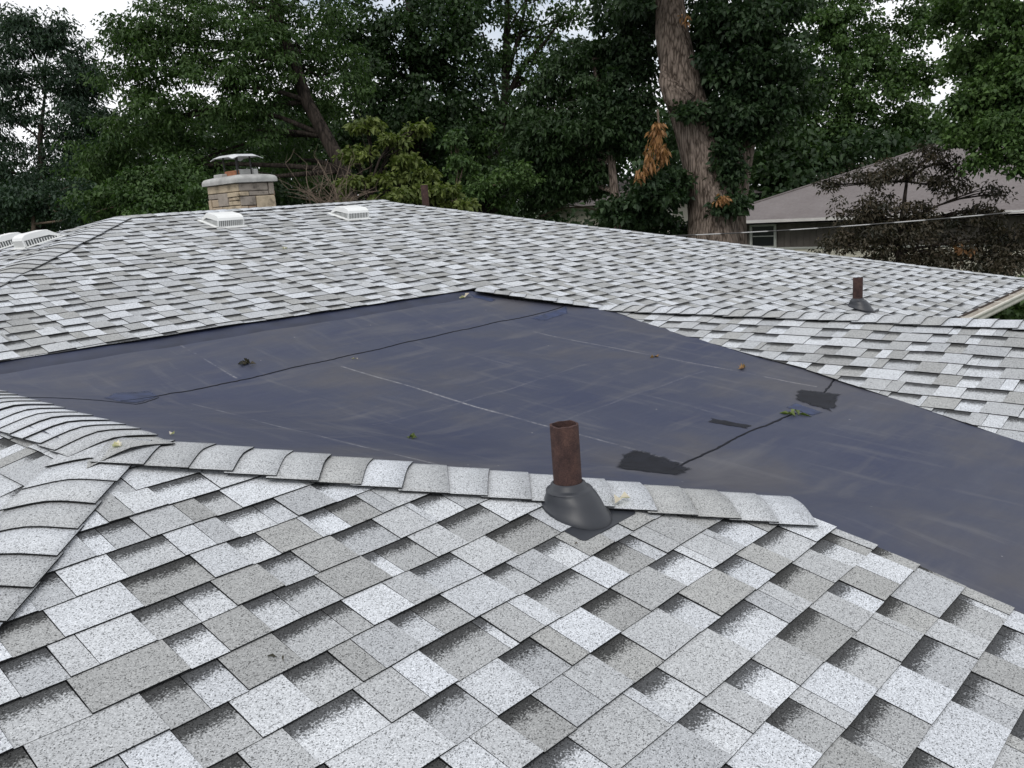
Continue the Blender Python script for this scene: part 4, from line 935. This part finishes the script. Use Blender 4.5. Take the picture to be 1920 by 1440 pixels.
# bare twiggy shrub right of the chimney
tw = empty("twiggy_shrub", tuple(W(620, 470, 15.5) * (1, 1, 0)), "bare brown twiggy shrub between the chimney and the dogwood", "shrub")
b = MB(); base = W(625, 420, 15.5); base[2] = 0
for i in range(46):
    e_ = W(rnd.uniform(525, 720), rnd.uniform(285, 395), 15.5 + rnd.uniform(-.5, .5)); m_ = W(rnd.uniform(580, 660), rnd.uniform(385, 410), 15.5 + rnd.uniform(-.3, .3))
    pts = limb_path(base, m_, 3, .02) + limb_path(m_, e_, 4, .1)[1:]; b.tube(pts, np.linspace(.012, .0035, len(pts)), 4)
    for k in range(3):
        a = pts[rnd.randrange(4, len(pts))]; q = a + np.array((rnd.gauss(0, .16), rnd.gauss(0, .16), rnd.uniform(0, .25))); b.tube([a, (a + q) / 2 + rng.normal(0, .02, 3), q], [.005, .004, .002], 3)
b.build("stem", M_TWIG, tw)

# hanging dead branch and a few dry leaves
hb = empty("dead_branch", tuple(W(1232, 215, 20.6)), "hanging dead branch with dry orange leaves left of the great trunk", "branch")
b = MB(); path = [W(x, y, 20.6) for x, y in ((1233, 205), (1236, 240), (1232, 270), (1226, 300), (1215, 315), (1195, 332))]; b.tube(path, [.03, .025, .02, .015, .01, .006], 5)
path2 = [W(x, y, 20.6) for x, y in ((1236, 250), (1240, 285), (1245, 312))]; b.tube(path2, [.015, .01, .006], 5); b.build("stem", M_TWIG, hb)
cs = []
for (x0_, y0_), (x1_, y1_), n_, sp in (((1232, 228), (1228, 300), 24, .09), ((1240, 270), (1246, 308), 10, .06), ((1222, 305), (1192, 332), 12, .05)):
    for i in range(n_):
        s = i / n_; c = W(x0_ + (x1_ - x0_) * s, y0_ + (y1_ - y0_) * s, 20.6); cs.append(c + rng.normal(0, sp, 3) * (.5 + .6 * s))
foliage("dry_leaves", np.array(cs), .10, 12, .16, .06, hb, LM_RED, 1.0, 1.6, .5, up=.2)
def dry(px, py, dp, label, n_=4):
    root = empty("dry_leaf_clump", tuple(W(px, py, dp)), label, "leaves"); c = np.array([W(px, py, dp) + rng.normal(0, .06, 3) for _ in range(n_)])
    b = MB(); b.tube([W(px, py - 8, dp), W(px, py, dp), W(px + 1, py + 8, dp)], [.008, .006, .004], 4); b.build("stem", M_TWIG, root)
    foliage("dry_leaves", c, .07, 9, .13, .06, root, LM_RED, 1.0, 1.2, .5, up=.2)
dry(1356, 372, 21.0, "small clump of dry orange leaves in the fork of the great trunk", 7); dry(1802, 467, 18.3, "small dry orange leaf clump within the bronze tree", 4); dry(1284, 33, 20.6, "tiny dry orange leaf clump high on the great trunk", 3)

# woods far behind, one mass
cs = []
for i in range(1500):
    px = rnd.uniform(-350, 2300); top = np.interp(px, [-350, 0, 190, 230, 880, 930, 1100, 1180, 1480, 1560, 1800, 1850, 2300], [330, 345, 340, 210, 190, 225, 215, 190, 190, 260, 260, 150, 150])
    cs.append(W(px, rnd.uniform(top, 425), rnd.uniform(42, 56)))
foliage("woodland", np.array(cs), 1.15, 70, .34, .22, None, LM_DEEP, .8, .3, .4, kind="stuff", label="dark mass of distant woodland behind the garden trees", cat="woodland")

# ------------------------------------------------------------------ overhead cable
def cable_mat():
    m, nt, b = new_mat("twisted_service_cable"); p = pos(nt)
    w = node(nt, "ShaderNodeTexWave", Scale=1.3); nt.links.new(p, w.inputs['Vector']); r = ramp(nt, [(.35, (.05, .05, .05)), (.5, (.42, .42, .42))]); nt.links.new(w.outputs['Fac'], r.inputs['Fac']); nt.links.new(r.outputs[0], b.inputs['Base Color']); b.inputs['Roughness'].default_value = .5; return m
b = MB(); A_ = W(1140, 446, 17); B_ = W(2150, 372, 13); pts = []
for i in range(41):
    s = i / 40; p = A_ + (B_ - A_) * s; p[2] -= .10 * 4 * s * (1 - s); pts.append(p)
b.tube(pts, .011, 6); cab = b.build("service_cable", cable_mat(), smooth=True, label="pale overhead service cable crossing in front of the great trunk", cat="cable")

# ------------------------------------------------------------------ debris lying on the roof
LM_G = leaf_mat("fallen_green", (.06, .085, .02), (.16, .20, .06)); LM_B = leaf_mat("fallen_brown", (.12, .06, .025), (.36, .21, .09)); LM_T = leaf_mat("pale_scrap", (.50, .43, .34), (.78, .72, .62))
def fallen(name, u, v, zf, n_, ln, wd, mat, label, cat="leaf", spread=.02, curl=.5):
    z = zf(u, v) + HC; root_p = np.array((u, v, z + .004)); P = root_p + rng.normal(0, spread, (n_, 3)) * (1, 1, .15); P[:, 2] = np.maximum(P[:, 2], z + .004)
    D = rng.normal(0, 1, (n_, 3)); D[:, 2] = np.abs(D[:, 2]) * .35 * curl; D /= np.linalg.norm(D, axis=1)[:, None]; Nn = rng.normal(0, curl * .6, (n_, 3)); Nn[:, 2] = 1; Nn /= np.linalg.norm(Nn, axis=1)[:, None]
    me = leaf_mesh(name, P, D, Nn, rng.uniform(.7, 1.2, n_) * ln, rng.uniform(.7, 1.2, n_) * wd, rng.random(n_), .4); me.materials.append(mat)
    return recentre(link(name, me, label=label, cat=cat))
tz = lambda u, v: float(TERR(u, v)); s2 = lambda u, v: C2 + TS * v + .014; s1 = lambda u, v: C1 + TS * v + .014
fallen("leaf_sprig", 2.786, 5.08, tz, 12, .055, .03, LM_PLUM, "curled dark green sprig on the rubber sheet above the long seam", spread=.018, curl=1)
fallen("paper_scrap", 5.197, 5.53, tz, 3, .07, .035, LM_T, "pale tan scrap at the top corner of the rubber sheet", "scrap", .012, 1)
fallen("fallen_leaf", 4.895, 3.325, tz, 3, .05, .04, LM_B, "curled brown leaf lying on the chalky fold line", spread=.012, curl=1.2)
fallen("fallen_leaf", 5.034, 2.74, tz, 4, .055, .045, LM_B, "large tan and brown leaf near the right wing's shingle edge", spread=.016, curl=1.1)
fallen("fallen_leaf", 2.508, 3.131, tz, 3, .05, .04, LM_G, "yellow-green leaf on the rubber sheet in front of the short pipe", spread=.005, curl=.7)
fallen("leaf_sprig", 4.305, 2.03, tz, 5, .075, .03, LM_G, "green leaf sprig at the end of the short seam", spread=.02, curl=.8)
fallen("paper_scrap", 3.426, 4.779, tz, 2, .03, .016, LM_T, "tiny white scrap just below the long seam", "scrap", .005, .6)
fallen("paper_scrap", 1.441, 3.321, tz, 1, .03, .025, LM_T, "white speck on the sheet beside the near ridge caps", "scrap", .002, .3)
fallen("seed", 2.25, 1.70, lambda u, v: C2 + TS * v + .035, 2, .035, .03, LM_T, "pale tan seed beside the pipe's flashing flange", "seed", .004, .5)
fallen("seed", 1.10, 2.93, lambda u, v: PZ + .012, 2, .04, .03, LM_T, "pale tan seed on the top cap of the near hip", "seed", .004, .3)
fallen("twig_bit", .937, 1.749, s2, 2, .035, .008, LM_PLUM, "dark bit of twig on the near shingles", "twig", .01, .3)
fallen("twig_bit", 1.932, 1.631, s2, 1, .02, .008, LM_PLUM, "short black crumb below the pipe's flange", "twig", .004, .3)
fallen("fallen_leaf", 4.625, 7.467, s1, 2, .06, .04, LM_T, "faded leaf lying on the far shingle slope", spread=.01, curl=.4)
